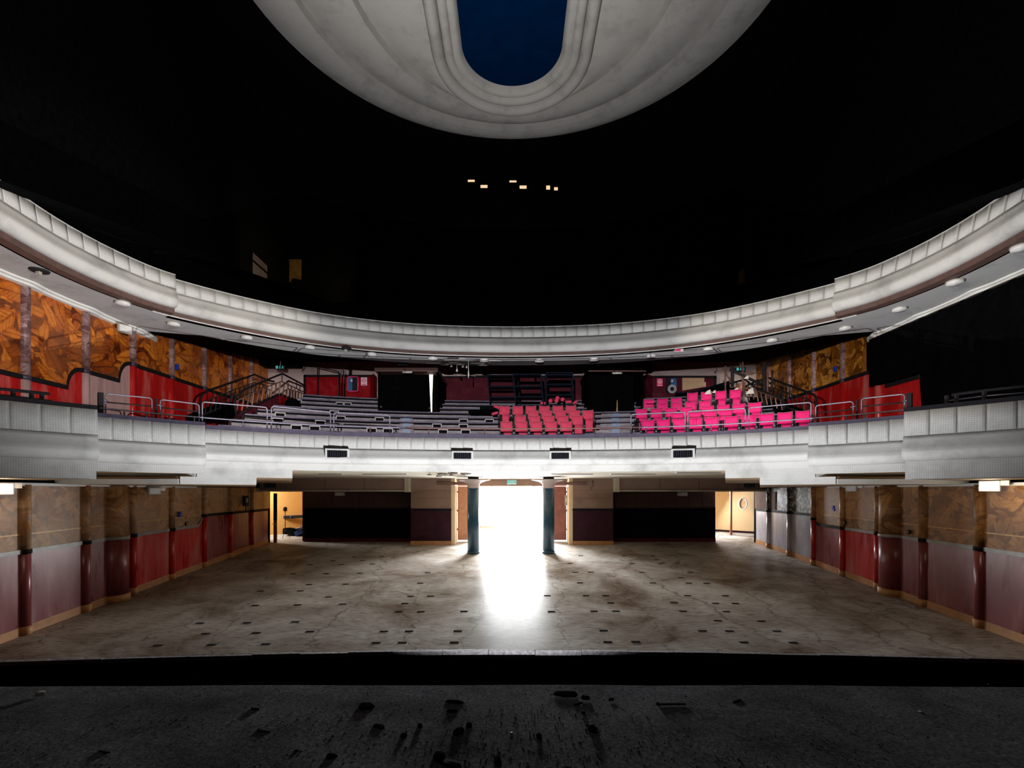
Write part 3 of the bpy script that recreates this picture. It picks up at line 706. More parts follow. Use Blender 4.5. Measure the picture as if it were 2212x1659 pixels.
# brown boards above the dado at the ends of the side walls
for sg in (-1, 1):
    for i in range(3):
        a = 20.2+.58*i
        MB().box(*sorted((sg*(WX-.03), sg*(WX-.05))), a, a+.57, ZC-.72, ZC+.0).build('wall_board', 'panel_brown' if sg < 0 else 'panel_grey_brown', WL if sg < 0 else WR)

# ================================================================== soffit under the circle
so = struct('ceiling_stalls', 'cream ceiling under the circle balcony')
mb = MB(); c = offset(C1, -.1)
c = [p for p in c if abs(p[0]) < 10.45]
for a, b in zip(c, c[1:]): mb.quad((a[0], a[1], ZC+.555), (b[0], b[1], ZC+.555), (b[0], 22.6, ZC+.555), (a[0], 22.6, ZC+.555))
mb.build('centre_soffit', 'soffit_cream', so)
for sg, pxb, pxc, l2, l3 in ((-1, 631, 553, 424, 388), (1, 1567, 1642, 1762, 1806)):
    for px, far, zt, zb, back in ((pxb, l2, .555, .345, -.12), (pxc, l3, .345, .17, -.14)):
        cc = offset(C1, back)
        run = sub(cc, far, px) if sg < 0 else sub(cc, px, far)
        if sg < 0: run = run[::-1]                      # from the inner end outwards
        inner_n = len(run); run = run + [(sg*WX, 11.75 if zb < .3 else 12.1)]
        ratio = (px-CX)/F; yy = min(21.15, WX/abs(ratio)); end = (ratio*yy, yy)
        poly = [(p[0], p[1], ZC+zb) for p in run] + [(sg*WX, 21.15, ZC+zb), (end[0], end[1], ZC+zb)]
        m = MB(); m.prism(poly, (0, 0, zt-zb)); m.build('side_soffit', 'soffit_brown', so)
        for seg, z1 in ((run[:inner_n], zt), (run[inner_n-1:], zb+.12)):
            rc = resample(seg, .3)
            if sg < 0: rc = rc[::-1]
            sweep(MB(), rc, [(0, zb), (.06, zb), (.06, z1), (0, z1)]).build('facing_band', 'fascia_perforated', so)
# recessed light slots and the broken plaster patch
simple('slot_dark', (0.10, 0.09, 0.075), 0.7)
for (xa, xb, y) in ((690, 740, 1024), (785, 880, 1024), (1190, 1280, 1024), (1318, 1415, 1024), (1460, 1555, 1021)):
    a, b = PZ(xa, y, .55), PZ(xb, y, .55); MB().box(a.x, b.x, a.y-.1, a.y+.1, ZC+.535, ZC+.56).build('light_slot', 'slot_dark', so)
rr = random.Random(5)
for i in range(26):
    px = rr.uniform(925, 1018); py = rr.uniform(1020.5, 1027.5); c0 = PZ(px, py, .552)
    pts = []
    n = rr.randint(5, 7)
    for j in range(n):
        th = 2*math.pi*j/n; r_ = rr.uniform(.04, .12); pts.append((c0.x+r_*math.cos(th)*1.3, c0.y+r_*math.sin(th), ZC+.535-rr.uniform(0, .02)))
    z0 = ZC+.53-rr.uniform(0, .02)
    MB().prism([(a, b, z0) for a, b, _ in pts], (0, 0, .04)).build('plaster_flake', 'plaster_broken' if i % 3 else 'soffit_cream', so)

# ================================================================== circle balcony front
b1 = struct('balcony_parapet', 'white curved circle balcony front with stepped side boxes')
def bulge(z_seam, z_bot, o_seam, o_max, n=10):
    pts = [(o_seam, z_seam)]
    h = z_seam-z_bot
    for i in range(1, 5): pts.append((o_seam+(o_max-o_seam)*(i/4)**1.3, z_seam-h*.62*i/4))
    for i in range(1, n+1):
        th = math.pi/2*i/n; pts.append((o_max-(o_max-.0)*(1-math.cos(th))*.85, z_seam-h*(.62+.38*math.sin(th))))
    return pts
def band_panels(parent, curve, z_top, z_bot, o_top, o_bot, wdt, name='fascia_panel', jitter=.012):
    pts = resample(curve, wdt); h = z_top-z_bot
    seg = math.hypot(pts[1][0]-pts[0][0], pts[1][1]-pts[0][1])
    mb = MB(); nn = 6; k = 0
    for j, (z, o) in enumerate(((z_top, o_top), (z_bot, o_bot))):
        for i in range(nn+1):
            x = -seg/2+.0015+(seg-.003)*i/nn; s_ = .018*(i/nn)**1.5
            mb.v.append((x, -(o+.004+s_), z))
    for i in range(nn):
        u0, u1 = seg*i/nn, seg*(i+1)/nn
        mb.face((i, i+1, nn+1+i+1, nn+1+i), [(u0, h), (u1, h), (u1, 0), (u0, 0)], True)
    b0 = len(mb.v)
    for j, (z, o) in enumerate(((z_top, o_top), (z_bot, o_bot))):
        mb.v += [(-seg/2+.003, -(o-.02), z), (seg/2-.003, -(o-.02), z)]
    mb.face((0, nn+1, b0+2, b0)); mb.face((nn, b0+1, b0+3, 2*nn+1)); mb.face(tuple(range(nn+1))+(b0+1, b0)); mb.face(tuple(range(nn+1, 2*nn+2))+(b0+3, b0+2))
    me = mb.mesh(name, 'fascia_panel')
    for a, b in zip(pts, pts[1:]):
        m = ((a[0]+b[0])/2, (a[1]+b[1])/2); th = math.atan2(b[1]-a[1], b[0]-a[0])
        obj(name, me, parent, (m[0], m[1], ZC), (0, 0, th+R.uniform(-jitter, jitter)))
def tier(parent, curve, zs, off, omax, panel_w, cap='cap_slate', bands=(), capover=.03, name='parapet_body'):
    z_cap, z_t, z_s, z_b = zs; cv = offset(curve, off)
    bl = bulge(z_s, z_b, .07, omax)
    sweep(MB(), cv, [(-.12, z_t), (0, z_t), (.055, z_s+.004), (.06, z_s)] + [(-.12, z_s)]).build('panel_backing', 'fascia', parent)
    sweep(MB(), cv, bl + [(-.10, z_b), (-.12, z_s)], smooth_prof=True).build(name, 'fascia', parent)
    if cap: sweep(MB(), cv, [(-.20, z_cap), (capover, z_cap), (capover+.012, z_t), (-.20, z_t)]).build('coping', cap, parent)
    band_panels(parent, cv, z_t-.004, z_s+.008, 0.0, .055, panel_w)
    for (o, za, zb, mat) in bands:
        sweep(MB(), cv, [(-.16, za), (o, za), (o, zb), (-.16, zb)]).build('facing_band', mat, parent)
# tier 3: the long centre front
tier(b1, sub(C1, 437, 1752), (1.55, 1.46, 1.12, .72), 0.0, .19, .35, bands=((-.06, .725, .545, 'fascia'),))
# tier 2 and tier 1: boxes stepping forward towards the stage
tier(b1, sub(C1, 190, 439), (1.585, 1.51, 1.05, .585), .2, .20, .36, bands=((-.04, .59, .41, 'fascia_perforated'),))
tier(b1, sub(C1, 1750, 1975), (1.585, 1.51, 1.05, .585), .2, .20, .36, bands=((-.04, .59, .41, 'fascia_perforated'),))
tier(b1, sub(C1, -420, 200), (1.70, 1.62, 1.11, .62), .42, .21, .42, cap='rail_black', bands=((-.06, .63, .43, 'fascia_perforated'), (-.075, .43, .245, 'fascia_perforated')))
tier(b1, sub(C1, 1965, 2630), (1.70, 1.62, 1.11, .62), .42, .21, .42, cap='rail_black', bands=((-.06, .63, .43, 'fascia_perforated'), (-.075, .43, .245, 'fascia_perforated')))
# soffits of the forward tiers
for sg, (pa, pb), off, z in ((-1, (190, 420), .16, .415), (1, (1763, 1985), .16, .415), (-1, (-420, 186), .36, .25), (1, (1979, 2630), .36, .25)):
    cv = sub(C1, pa, pb); o1 = offset(cv, off); m = MB()
    for a, b in zip(range(len(cv)-1), range(1, len(cv))):
        m.quad((o1[a][0], o1[a][1], ZC+z), (o1[b][0], o1[b][1], ZC+z), (o1[b][0]+sg*2.6, o1[b][1]+1.6, ZC+z), (o1[a][0]+sg*2.6, o1[a][1]+1.6, ZC+z))
    m.build('tier_soffit', 'soffit_brown', b1)
    e = o1[-1] if sg < 0 else o1[0]
# ventilation grilles in the centre front
simple('vent_black', (0.006, 0.006, 0.007), 0.9, spec=0.05)
for (xa, xb, ya, yb) in ((708, 749, 973, 990), (980, 1018, 978, 993), (1191, 1229, 978, 992.5), (1455, 1495, 973, 989)):
    pc = (xa+xb)/2; h, th = hit(offset(C1, .135), pc); Y = h.y
    w2 = (xb-xa)/2*Y/F; zt = (HY-ya)*Y/F; zb = (HY-yb)*Y/F
    g = obj('vent_grille', MB().box(-w2, w2, -.05, .06, zb, zt).mesh('vent_grille', 'vent_black'), b1, (h.x, h.y, ZC), (0, 0, th))
    fr = MB()
    for q in ((-w2-.05, -w2, zb-.04, zt+.04), (w2, w2+.05, zb-.04, zt+.04), (-w2, w2, zt, zt+.04), (-w2, w2, zb-.04, zb)): fr.box(q[0], q[1], -.055, .06, q[2], q[3])
    obj('grille_frame', fr.mesh('grille_frame', 'fascia'), g)
    sl_ = MB()
    for i in range(9):
        x = -w2+w2*2*(i+.5)/9; sl_.box(x-.003, x+.003, -.056, -.04, zb, zt)
    obj('grille_bars', sl_.mesh('grille_bars', 'cap_slate'), g)

# ================================================================== circle seating steps
dk = struct('balcony_deck', 'stepped concrete seating tiers of the circle')
LV = [(.5+.7*k, 1.25+.27*k) for k in range(10)]
LIM = [(400, 1800), (430, 1785), (470, 1740), (500, 1720), (528, 1690), (556, 1670), (590, 1640), (615, 1612), (640, 1590), (655, 1560)]
fl = MB(); cc = offset(C1, -.1); cc = [p for p in cc if abs(p[0]) < 10.4]
fc = [p for p in cc]
for a, b in zip(fc, fc[1:]):
    fl.quad((a[0], a[1], ZC+1.2), (b[0], b[1], ZC+1.2), (b[0], 22.2, ZC+1.2), (a[0], 22.2, ZC+1.2))
fl.build('deck_slab', 'step_concrete', dk)
for k, (d, z) in enumerate(LV):
    cv = sub(offset(C1, -d), *LIM[k])
    if k == 0: continue
    o = sweep(MB(), cv, [(-.75, z-.30), (0, z-.30), (0, z-.05), (-.75, z-.05)]).build('step', 'step_concrete', dk)
    sweep(MB(), cv, [(-.1, z-.095), (.012, z-.095), (.012, z-.045), (-.1, z-.045)]).build('riser_shadow', 'vent_black', dk)  # shadow line under the nosing painted as a black band
    sweep(MB(), cv, [(-.75, z-.045), (.09, z-.045), (.09, z), (-.75, z)]).build('step_nosing', 'step_nosing', dk)
def riser_vent(px, k):
    d, z = LV[k]; h, th = hit(offset(C1, -d), px)
    g = obj('riser_vent', MB().box(-.13, .13, -.02, .03, -.21, -.08).mesh('riser_vent', 'vent_black'), dk, (h.x, h.y, ZC+z), (0, 0, th))
    fr = MB().box(-.155, -.13, -.03, .0, -.22, -.055).box(.13, .155, -.03, 0, -.22, -.055).box(-.13, .13, -.03, 0, -.08, -.055)
    obj('vent_frame', fr.mesh('vent_frame', 'fascia'), g)
for px, k in ((600, 4), (634, 7), (605, 5), (692, 4), (722, 6), (736, 5), (803, 3), (820, 5), (838, 3), (944, 4), (957, 3), (1001, 4), (1006, 3), (1001, 5), (1057, 5), (642, 8), (735, 8), (750, 8), (640, 3), (680, 3)): riser_vent(px, k)
# aisle steps with blue nosing marks (left of centre and right of centre)
for (pxc, ks, wd) in ((878, (2, 3, 4, 5), .22), (1330, (2, 3, 4, 5, 6), .5)):
    for k in ks:
        d, z = LV[k]
        for half in (0, 1):
            h, th = hit(offset(C1, -d+.18+.17*half), pxc)
            zz = z-.09*(half+1)
            s_ = obj('aisle_step', MB().box(-wd, wd, 0, .2, zz-.09, zz).mesh('aisle_step', 'step_concrete'), dk, (h.x, h.y, ZC), (0, 0, th))
            obj('step_mark', MB().box(-.13, .13, -.012, .1, zz-.05, zz+.004).mesh('step_mark', 'cabinet_blue'), s_)

# ================================================================== rear wall of the circle
wu = struct('wall_circle_back', 'pink and maroon back wall of the circle')
YU = 21.9
MB().box(-10.6, 10.6, YU, YU+.3, ZC+1, ZC+6.6).build('upper_wall', 'wall_pink', wu)
def wpx(xa, xb, ya, yb, Y): a = P(xa, ya, Y); b = P(xb, yb, Y); return a.x, b.x, b.z, a.z
def slab(name, mat, xa, xb, ya, yb, Y, th=.3, parent=wu):
    x0, x1, z0, z1 = wpx(xa, xb, ya, yb, Y); return MB().box(x0, x1, Y, Y+th, z0, z1).build(name, mat, parent)
slab('dado_block', 'red_block', 660, 800, 812, 900, 21.3, .6)
x0, x1, z0, z1 = wpx(800, 816, 812, 900, 21.3)
MB().prism([(x0, 21.3, z0), (x1-.08, 20.9, z0), (x1-.08, 20.9, z1), (x0, 21.3, z1)], (0, .5, 0)).build('dado_return', 'red_block', wu)
slab('dado_rail', 'rail_black', 656, 802, 809.5, 814, 21.25, .1); slab('door_post', 'rail_black', 655.5, 660, 810, 875, 21.25, .1)
slab('dado_block', 'maroon', 948, 1268, 814, 905, 21.6, .3); slab('dado_rail', 'rail_black', 948, 1268, 811, 815.5, 21.55, .1)
slab('pink_frame', 'frame_white', 948, 949.2, 795, 813, 21.5, .05); slab('pink_frame', 'frame_white', 1026, 1027.2, 795, 813, 21.5, .05); slab('pink_frame', 'frame_white', 948, 1027, 810.6, 812, 21.5, .05)
slab('pink_frame', 'frame_white', 1182, 1183.2, 795, 806, 21.5, .05); slab('pink_frame', 'frame_white', 1259.5, 1261, 795, 808, 21.5, .05)
slab('dado_block', 'maroon', 1410, 1547, 814, 905, 21.3, .6); slab('dado_rail', 'rail_black', 1409, 1548, 811.5, 816, 21.25, .1); slab('door_post', 'rail_black', 1543, 1548, 813, 880, 21.25, .1)
x0, x1, z0, z1 = wpx(1388, 1410, 812, 900, 21.3)
MB().prism([(x0+.05, 20.9, z0), (x1, 21.3, z0), (x1, 21.3, z1), (x0+.05, 20.9, z1)], (0, .5, 0)).build('dado_return', 'maroon', wu)
slab('drop_beam', 'unlit_black', 560, 640, 770, 787, 20.8, .6); slab('drop_beam', 'unlit_black', 1268, 1410, 780, 800, 20.9, .4)

# black draught lobbies (curtained entrances)
def lobby(xa, xb, xs, ya, yb, Y, label, slit):
    a = P(xa, yb, Y); b = P(xb, ya, Y); c = P(xs, ya, Y)
    t = thing('entrance_lobby', ((a.x+b.x)/2, Y, a.z), label, 'doorway')
    ox, oz = t.location.x, t.location.z
    dpt = 2.0; H = b.z-oz
    MB().box(a.x-ox, a.x-ox+.06, 0, dpt, 0, H).build('side_panel', 'black_cloth', t)
    MB().box(b.x-ox-.06, b.x-ox, 0, dpt, 0, H).build('side_panel', 'black_cloth', t)
    # pleated curtain
    m = MB(); n = 40; k = 0; xl, xr = a.x-ox+.06, c.x-ox
    for i in range(n+1):
        x = xl+(xr-xl)*i/n; y = .12+.03*math.sin(i*1.9)
        m.v += [(x, y, 0.0), (x, y, H-.05)]
    for i in range(n): m.face((2*i, 2*i+2, 2*i+3, 2*i+1), None, True)
    m.build('curtain', 'black_cloth', t)
    MB().box(a.x-ox-.05, b.x-ox+.03, -.25, dpt, H, H+.12).build('canopy', 'tan_wall_shade' if slit else 'black_cloth', t)
    MB().box(a.x-ox-.05, b.x-ox+.03, -.26, -.2, H-.02, H+.02).build('canopy_edge', 'lintel_wood', t)
    if slit:
        s0 = P(slit[0], 812, Y+.3); s1 = P(slit[1], 812, Y+.3); zt = P(0, 806, Y+.3).z-oz; zb = P(0, 904, Y+.3).z-oz
        MB().prism([(s0.x-ox, .3, zt), (s1.x-ox, .3, zt), (s1.x-ox-.03, .3, zt-.8), ((s0.x+s1.x)/2-ox+.03, .3, zb), ((s0.x+s1.x)/2-ox+.015, .3, zb), (s0.x-ox+.035, .3, zt-.8)], (0, .05, 0)).build('lit_gap', 'slit_glow', t); MB().box(c.x-ox-.02, b.x-ox-.02, .42, .46, 0, H).build('inner_curtain', 'black_cloth', t)
    return t
lobby(816, 946, 925, 805, 905, 18.6, 'black curtained entrance with a bright slit of light beside a curtain', (927, 935))
lobby(1272, 1390, 1372, 805, 905, 18.6, 'black curtained entrance between the two red seat blocks', None)
lb = thing('painted_light_strip', P(1333, 882, 18.5), 'thin strip of light painted gold on the curtain beside the right steps', 'curtain');  # strip of light painted in as a thin gold piece
MB().prism([(-.03, 0, -.28), (.03, 0, -.28), (.015, 0, .30), (-.005, 0, .30)], (0, .02, 0)).build('light_strip', 'stripe_gold', lb); MB().box(-.01, .02, .02, .06, -.28, .3).build('backing', 'black_cloth', lb)
for (px, py, lab) in ((880, 804, 'white tube lamp hung under the left lobby canopy'), (1333, 806, 'white tube lamp hung under the right lobby canopy')):
    p = P(px, py, 18.1); t = thing('tube_lamp', p, lab, 'lamp')
    MB().tube([(-.17, 0, 0), (.17, 0, 0)], .035, 8).build('tube', 'white_lamp', t); MB().tube([(-.05, 0, .02), (-.12, .05, .16)], .012, 6).build('hanger', 'iron', t)

# ================================================================== upper balcony front and its soffit
b2 = struct('balcony_parapet', 'white curved upper balcony front sweeping across the hall')
def tier2(cv, off):
    c = offset(cv, off)
    sweep(MB(), c, [(-.12, 5.45), (0, 5.45), (.05, 5.105), (.055, 5.10), (-.12, 5.10)]).build('panel_backing', 'fascia', b2)
    bl = bulge(5.10, 4.62, .06, .20)
    sweep(MB(), c, bl+[(-.12, 4.62), (-.12, 5.10)], smooth_prof=True).build('parapet_body', 'fascia_perforated', b2)
    band_panels(b2, c, 5.45, 5.108, 0.0, .05, .36, jitter=.014)
    sweep(MB(), c, [(-.2, 5.45), (.02, 5.45), (.02, 5.475), (-.2, 5.475)]).build('coping', 'soffit', b2)
    sweep(MB(), c, [(-.25, 4.62), (-.03, 4.62), (-.03, 4.50), (-.25, 4.50)]).build('recess_band', 'band_brown', b2)
tier2(sub(C2, 365, 1814), 0.0)
tier2(sub(C2, -1450, 367), .30); tier2(sub(C2, 1812, 3660), .30)
sweep(MB(), sub(C2, 330, 1850), [(-.035, 4.515), (-.01, 4.515), (-.01, 4.49), (-.035, 4.49)]).build('light_line', 'cornice_white', b2)
s2 = struct('ceiling_circle', 'grey soffit of the upper balcony with round lamps')
cv = C2; inn = offset(cv, -.02); m = MB(); m2 = MB()
inn = [(p[0], p[1]) for p in inn]
outp = []
for p, n in zip(cv, normals(cv)):
    if abs(p[0]) < 8.2: outp.append((p[0]-n[0]*1.25, p[1]-n[1]*1.25))
    else: outp.append((math.copysign(10.52, p[0]), p[1]-min(0, 0)+ (0.55 if p[1] > 11.5 else 0.1)))
for i in range(len(cv)-1):
    m.quad((*inn[i], ZC+4.5), (*inn[i+1], ZC+4.5), (*outp[i+1], ZC+4.5), (*outp[i], ZC+4.5))
for i in range(len(cv)-1):
    m.quad((cv[i][0], cv[i][1], ZC+4.50), (cv[i+1][0], cv[i+1][1], ZC+4.50), (*inn[i+1], ZC+4.5), (*inn[i], ZC+4.5))
m.build('soffit_surface', 'soffit', s2)
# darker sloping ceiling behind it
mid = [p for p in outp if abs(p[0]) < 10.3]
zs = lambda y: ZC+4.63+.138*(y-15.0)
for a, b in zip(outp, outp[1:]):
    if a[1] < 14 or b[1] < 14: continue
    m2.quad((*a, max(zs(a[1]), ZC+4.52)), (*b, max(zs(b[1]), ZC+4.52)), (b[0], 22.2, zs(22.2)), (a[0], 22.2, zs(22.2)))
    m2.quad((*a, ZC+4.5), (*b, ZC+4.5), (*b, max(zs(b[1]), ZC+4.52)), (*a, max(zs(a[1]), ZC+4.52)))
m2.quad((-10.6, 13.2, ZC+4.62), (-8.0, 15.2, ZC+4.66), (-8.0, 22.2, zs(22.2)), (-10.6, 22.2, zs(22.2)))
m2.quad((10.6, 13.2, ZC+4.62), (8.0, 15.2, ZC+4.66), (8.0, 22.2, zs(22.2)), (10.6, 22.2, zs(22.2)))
m2.build('dark_slope', 'unlit_black', s2)
# hanging plaster and cracks at the water damage
rr = random.Random(11)
for i in range(30):
    px = rr.gauss(1010, 40); py = rr.uniform(772, 788); c0 = PZ(px, py, 4.495); n = rr.randint(5, 7); pts = []
    for j in range(n):
        th = 2*math.pi*j/n; r_ = rr.uniform(.04, .16); pts.append((c0.x+r_*math.cos(th)*1.5, c0.y+r_*math.sin(th)*.8, ZC+4.485-rr.uniform(0, .03)))
    z_ = ZC+4.48-rr.uniform(0, .03); MB().prism([(a, b, z_) for a, b, _ in pts], (0, 0, .02)).build('plaster_flake', 'plaster_broken' if i % 2 else 'soffit', s2)
for (px, py, L) in ((987, 787, .28), (1012, 778, .62), (1000, 787, .12), (1008, 787, .14), (975, 787, .10), (1150, 792, .3)):
    p = PZ(px, min(py, 787), 4.5); m = MB(); m.lathe([(.008, 0), (.012, -.5*L), (.05 if L < .4 else .03, -.82*L), (.005, -L)], (0, 0, 0), 7)
    m.build('hanging_flake', 'cornice_white' if px < 1100 else 'unlit_black', s2, p)
# black upper auditorium: balcony rake, rear wall, ceiling
up = struct('wall_upper_back', 'black unlit upper balcony and rear wall')
m = MB(); c = offset(C2, -.2); c = [p for p in c if p[1] > 8]
for a, b in zip(c, c[1:]):
    m.quad((*a, ZC+5.2), (*b, ZC+5.2), (b[0]*1.0, 24.2, ZC+9.0), (a[0]*1.0, 24.2, ZC+9.0))
m.quad((-10.6, 8, ZC+5.1), (-8.6, 8, ZC+5.1), (-8.6, 24.2, ZC+9.0), (-10.6, 24.2, ZC+9.0)); m.quad((10.6, 8, ZC+5.1), (8.6, 8, ZC+5.1), (8.6, 24.2, ZC+9.0), (10.6, 24.2, ZC+9.0))
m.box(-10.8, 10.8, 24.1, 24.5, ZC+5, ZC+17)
m.build('rear_wall', 'unlit_black', up)
MB().box(-11, 11, -4.4, -4.0, -2, ZC+17).build('stage_back', 'unlit_black', up)

# ================================================================== ceiling with the oval rose
ce = struct('ceiling', 'black unlit ceiling with a stepped white oval rose')
ZO, YO = 16.0, 15.06
def ell(a, b, n=96, yo=YO): return [(a*math.cos(2*math.pi*i/n), yo+b*math.sin(2*math.pi*i/n)) for i in range(n)]
m = MB(); E0 = ell(8.6, 8.08)
outer = []
for (x, y) in E0:
    dx, dy = x, y-YO; s_ = min((10.8/abs(dx)) if dx else 99, ((24.5-YO) if dy > 0 else (YO+4.4))/abs(dy) if dy else 99); outer.append((dx*s_, YO+dy*s_))
n = len(E0)
for i in range(n):
    j = (i+1) % n; m.quad((*E0[i], ZC+ZO), (*E0[j], ZC+ZO), (*outer[j], ZC+ZO), (*outer[i], ZC+ZO))
for (cx, cy) in ((-10.8, 24.5), (10.8, 24.5), (-10.8, -4.4), (10.8, -4.4)): pass
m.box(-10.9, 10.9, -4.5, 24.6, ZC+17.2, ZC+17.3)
m.build('ceiling_surface', 'unlit_black', ce)
def ring(name, A, za, B, zb, mat, sag=.0, n=96):
    mm = MB(); K = 6
    for k in range(K+1):
        t = k/K; z = za+(zb-za)*t - sag*math.sin(math.pi*t)
        a = A[0]+(B[0]-A[0])*t; b = A[1]+(B[1]-A[1])*t
        for (x, y) in ell(a, b, n): mm.v.append((x, y, ZC+z))
    for k in range(K):
        for i in range(n): mm.face((k*n+i, k*n+(i+1) % n, (k+1)*n+(i+1) % n, (k+1)*n+i), None, True)
    return mm.build(name, mat, ce)
ring('rose_ring', (8.6, 8.08), 16.02, (7.07, 7.14), 15.72, 'dome_plaster', .12)
ring('rose_step', (7.07, 7.14), 15.72, (7.03, 7.10), 16.0, 'dome_plaster')
ring('rose_ring', (7.03, 7.10), 16.0, (5.22, 6.30), 15.74, 'dome_plaster', .12)
ring('rose_step', (5.22, 6.30), 15.74, (5.18, 6.26), 16.02, 'dome_plaster')
def stadium(r, L, n=40):
    pts = []
    for i in range(n+1): th = math.pi*i/n; pts.append((r*math.cos(th), 18.4+r*math.sin(th)))
    for i in range(n+1): th = math.pi+math.pi*i/n; pts.append((r*math.cos(th), 11.6+r*math.sin(th)))
    return pts
def mould(prof, name):
    mm = MB(); path = [stadium(r, 0) for r, z in prof]; n = len(path[0]); k = len(prof)
    for i in range(n):
        for j in range(k): mm.v.append((*path[j][i], ZC+prof[j][1]))
    for i in range(n):
        for j in range(k-1): mm.face((i*k+j, i*k+j+1, ((i+1) % n)*k+j+1, ((i+1) % n)*k+j), None, True)
    return mm.build(name, 'dome_plaster', ce)
arc = lambda r0, r1, z, h, n=8: [((r0+r1)/2-(r1-r0)/2*math.cos(math.pi*(1-i/n))*1.0, z-h*math.sin(math.pi*i/n)) for i in range(n+1)]
E3 = ell(5.18, 6.26, 82); SI = stadium(2.9, 0); mm = MB(); K = 6
SI2 = [min(SI, key=lambda p: (math.atan2(p[1]-YO, p[0])-math.atan2(e[1]-YO, e[0]))**2) for e in E3]
for k in range(K+1):
    t_ = k/K; z = 16.02+(15.88-16.02)*t_-.1*math.sin(math.pi*t_)
    for e, q in zip(E3, SI2): mm.v.append((e[0]+(q[0]-e[0])*t_, e[1]+(q[1]-e[1])*t_, ZC+z))
n = len(E3)
for k in range(K):
    for i in range(n): mm.face((k*n+i, k*n+(i+1) % n, (k+1)*n+(i+1) % n, (k+1)*n+i), None, True)
mm.build('rose_ring', 'dome_plaster', ce)
mould([(2.95, 15.95)]+arc(2.45, 2.88, 15.82, .26), 'rose_moulding')
mould(arc(2.12, 2.45, 15.86, .16)+[(1.84, 16.05)], 'rose_moulding')
mould([(2.12, 15.86), (1.98, 15.80), (1.86, 15.92), (1.8, 16.15)], 'rose_moulding')
mm = MB(); st = stadium(1.98, 0); mm.v += [(x, y, ZC+16.1) for x, y in st]; mm.face(range(len(st))); mm.build('blue_panel', 'dome_blue', ce)

# ================================================================== columns and doors
def column(px, label):
    p = PF(px, 1195); t = thing('column', p, label, 'column', 'columns at the entrance doors'); z0 = p.z
    zs_ = ZC+.18-z0; zt = ZC+.475-z0; zc_ = ZC+.555-z0
    MB().lathe([(.225, -.03), (.225, zs_)], n=32).build('shaft', 'column_blue', t)
    MB().lathe([(.245, -.03), (.245, .07), (.228, .09)], n=32).build('base_ring', 'column_blue', t)
    prof = [(.228, zs_-.05), (.23, zs_+.02)] + [(.23+.42*(i/8)**2.1, zs_+.02+(zt-zs_-.05)*(i/8)**.62) for i in range(1, 9)] + [(.65, zt), (.22, zt)]
    MB().lathe(prof, n=40).build('capital', 'capital', t)
    MB().lathe([(.215, zt), (.215, zc_)], n=24).build('neck', 'column_blue', t)
column(1022.5, 'blue column with flared pale capital, left of the bright doorway')
column(1185, 'blue column with flared pale capital, right of the bright doorway')
def door_leaf(x0, x1, mat, label, hinge):
    zf = floor_z(YD)+.04; t = thing('door', ((x0+x1)/2, YD-.12, zf), label, 'door')
    w2 = (x1-x0)/2; H = ZC+.23-zf
    MB().bbox(-w2, w2, -.03, .03, 0, H, .008).build('leaf', mat, t)
    MB().box(-w2, w2, -.036, .036, 0, .16).build('kick_plate', 'metal_chrome' if 0 else mat, t)
    for k in (.2, .55, .9): MB().tube([(hinge*w2, -.035, H*k-.05), (hinge*w2, -.035, H*k+.05)], .018, 8).build('hinge', 'iron', t)
    MB().tube([(-hinge*(w2-.12), -.03, H*.42), (-hinge*(w2-.12), -.08, H*.44), (-hinge*(w2-.12), -.08, H*.60), (-hinge*(w2-.12), -.03, H*.62)], .015, 8).build('handle', 'metal_chrome', t)
    return t
door_leaf(-2.385, -1.66, 'door_orange', 'orange wooden door leaf left of the bright doorway', -1)
door_leaf(1.60, 2.385, 'door_red', 'dark red wooden door leaf right of the bright doorway', 1)
t = thing('door', (P(593, 1170, 21.8).x, 21.85, floor_z(21.85)+.02), 'narrow dark door edge with chrome lever at the left exit', 'door')
MB().box(-.07, .07, 0, .05, 0, .95).build('lower_panel', 'wood_brown', t); MB().box(-.07, .07, 0, .05, .95, 2.12).build('upper_panel', 'near_black_dado', t)
MB().tube([(.045, 0, .80), (.045, -.06, .80), (-.09, -.06, .80)], .011, 8).build('lever', 'metal_chrome', t)
MB().lathe([(.018, 0), (.018, .03)], (0.03, -.02, .69), 10).build('lock', 'metal_chrome', t)
t = thing('door_closer', (2.36, YD-.2, P(0, 1080, YD).z), 'small pale box fixed beside the right door leaf', 'box')
MB().bbox(-.06, .06, -.05, .05, -.25, .22, .01).build('casing', 'grey_lamp', t); MB().box(-.03, .03, -.055, -.05, -.1, .1).build('cover', 'white_lamp', t)

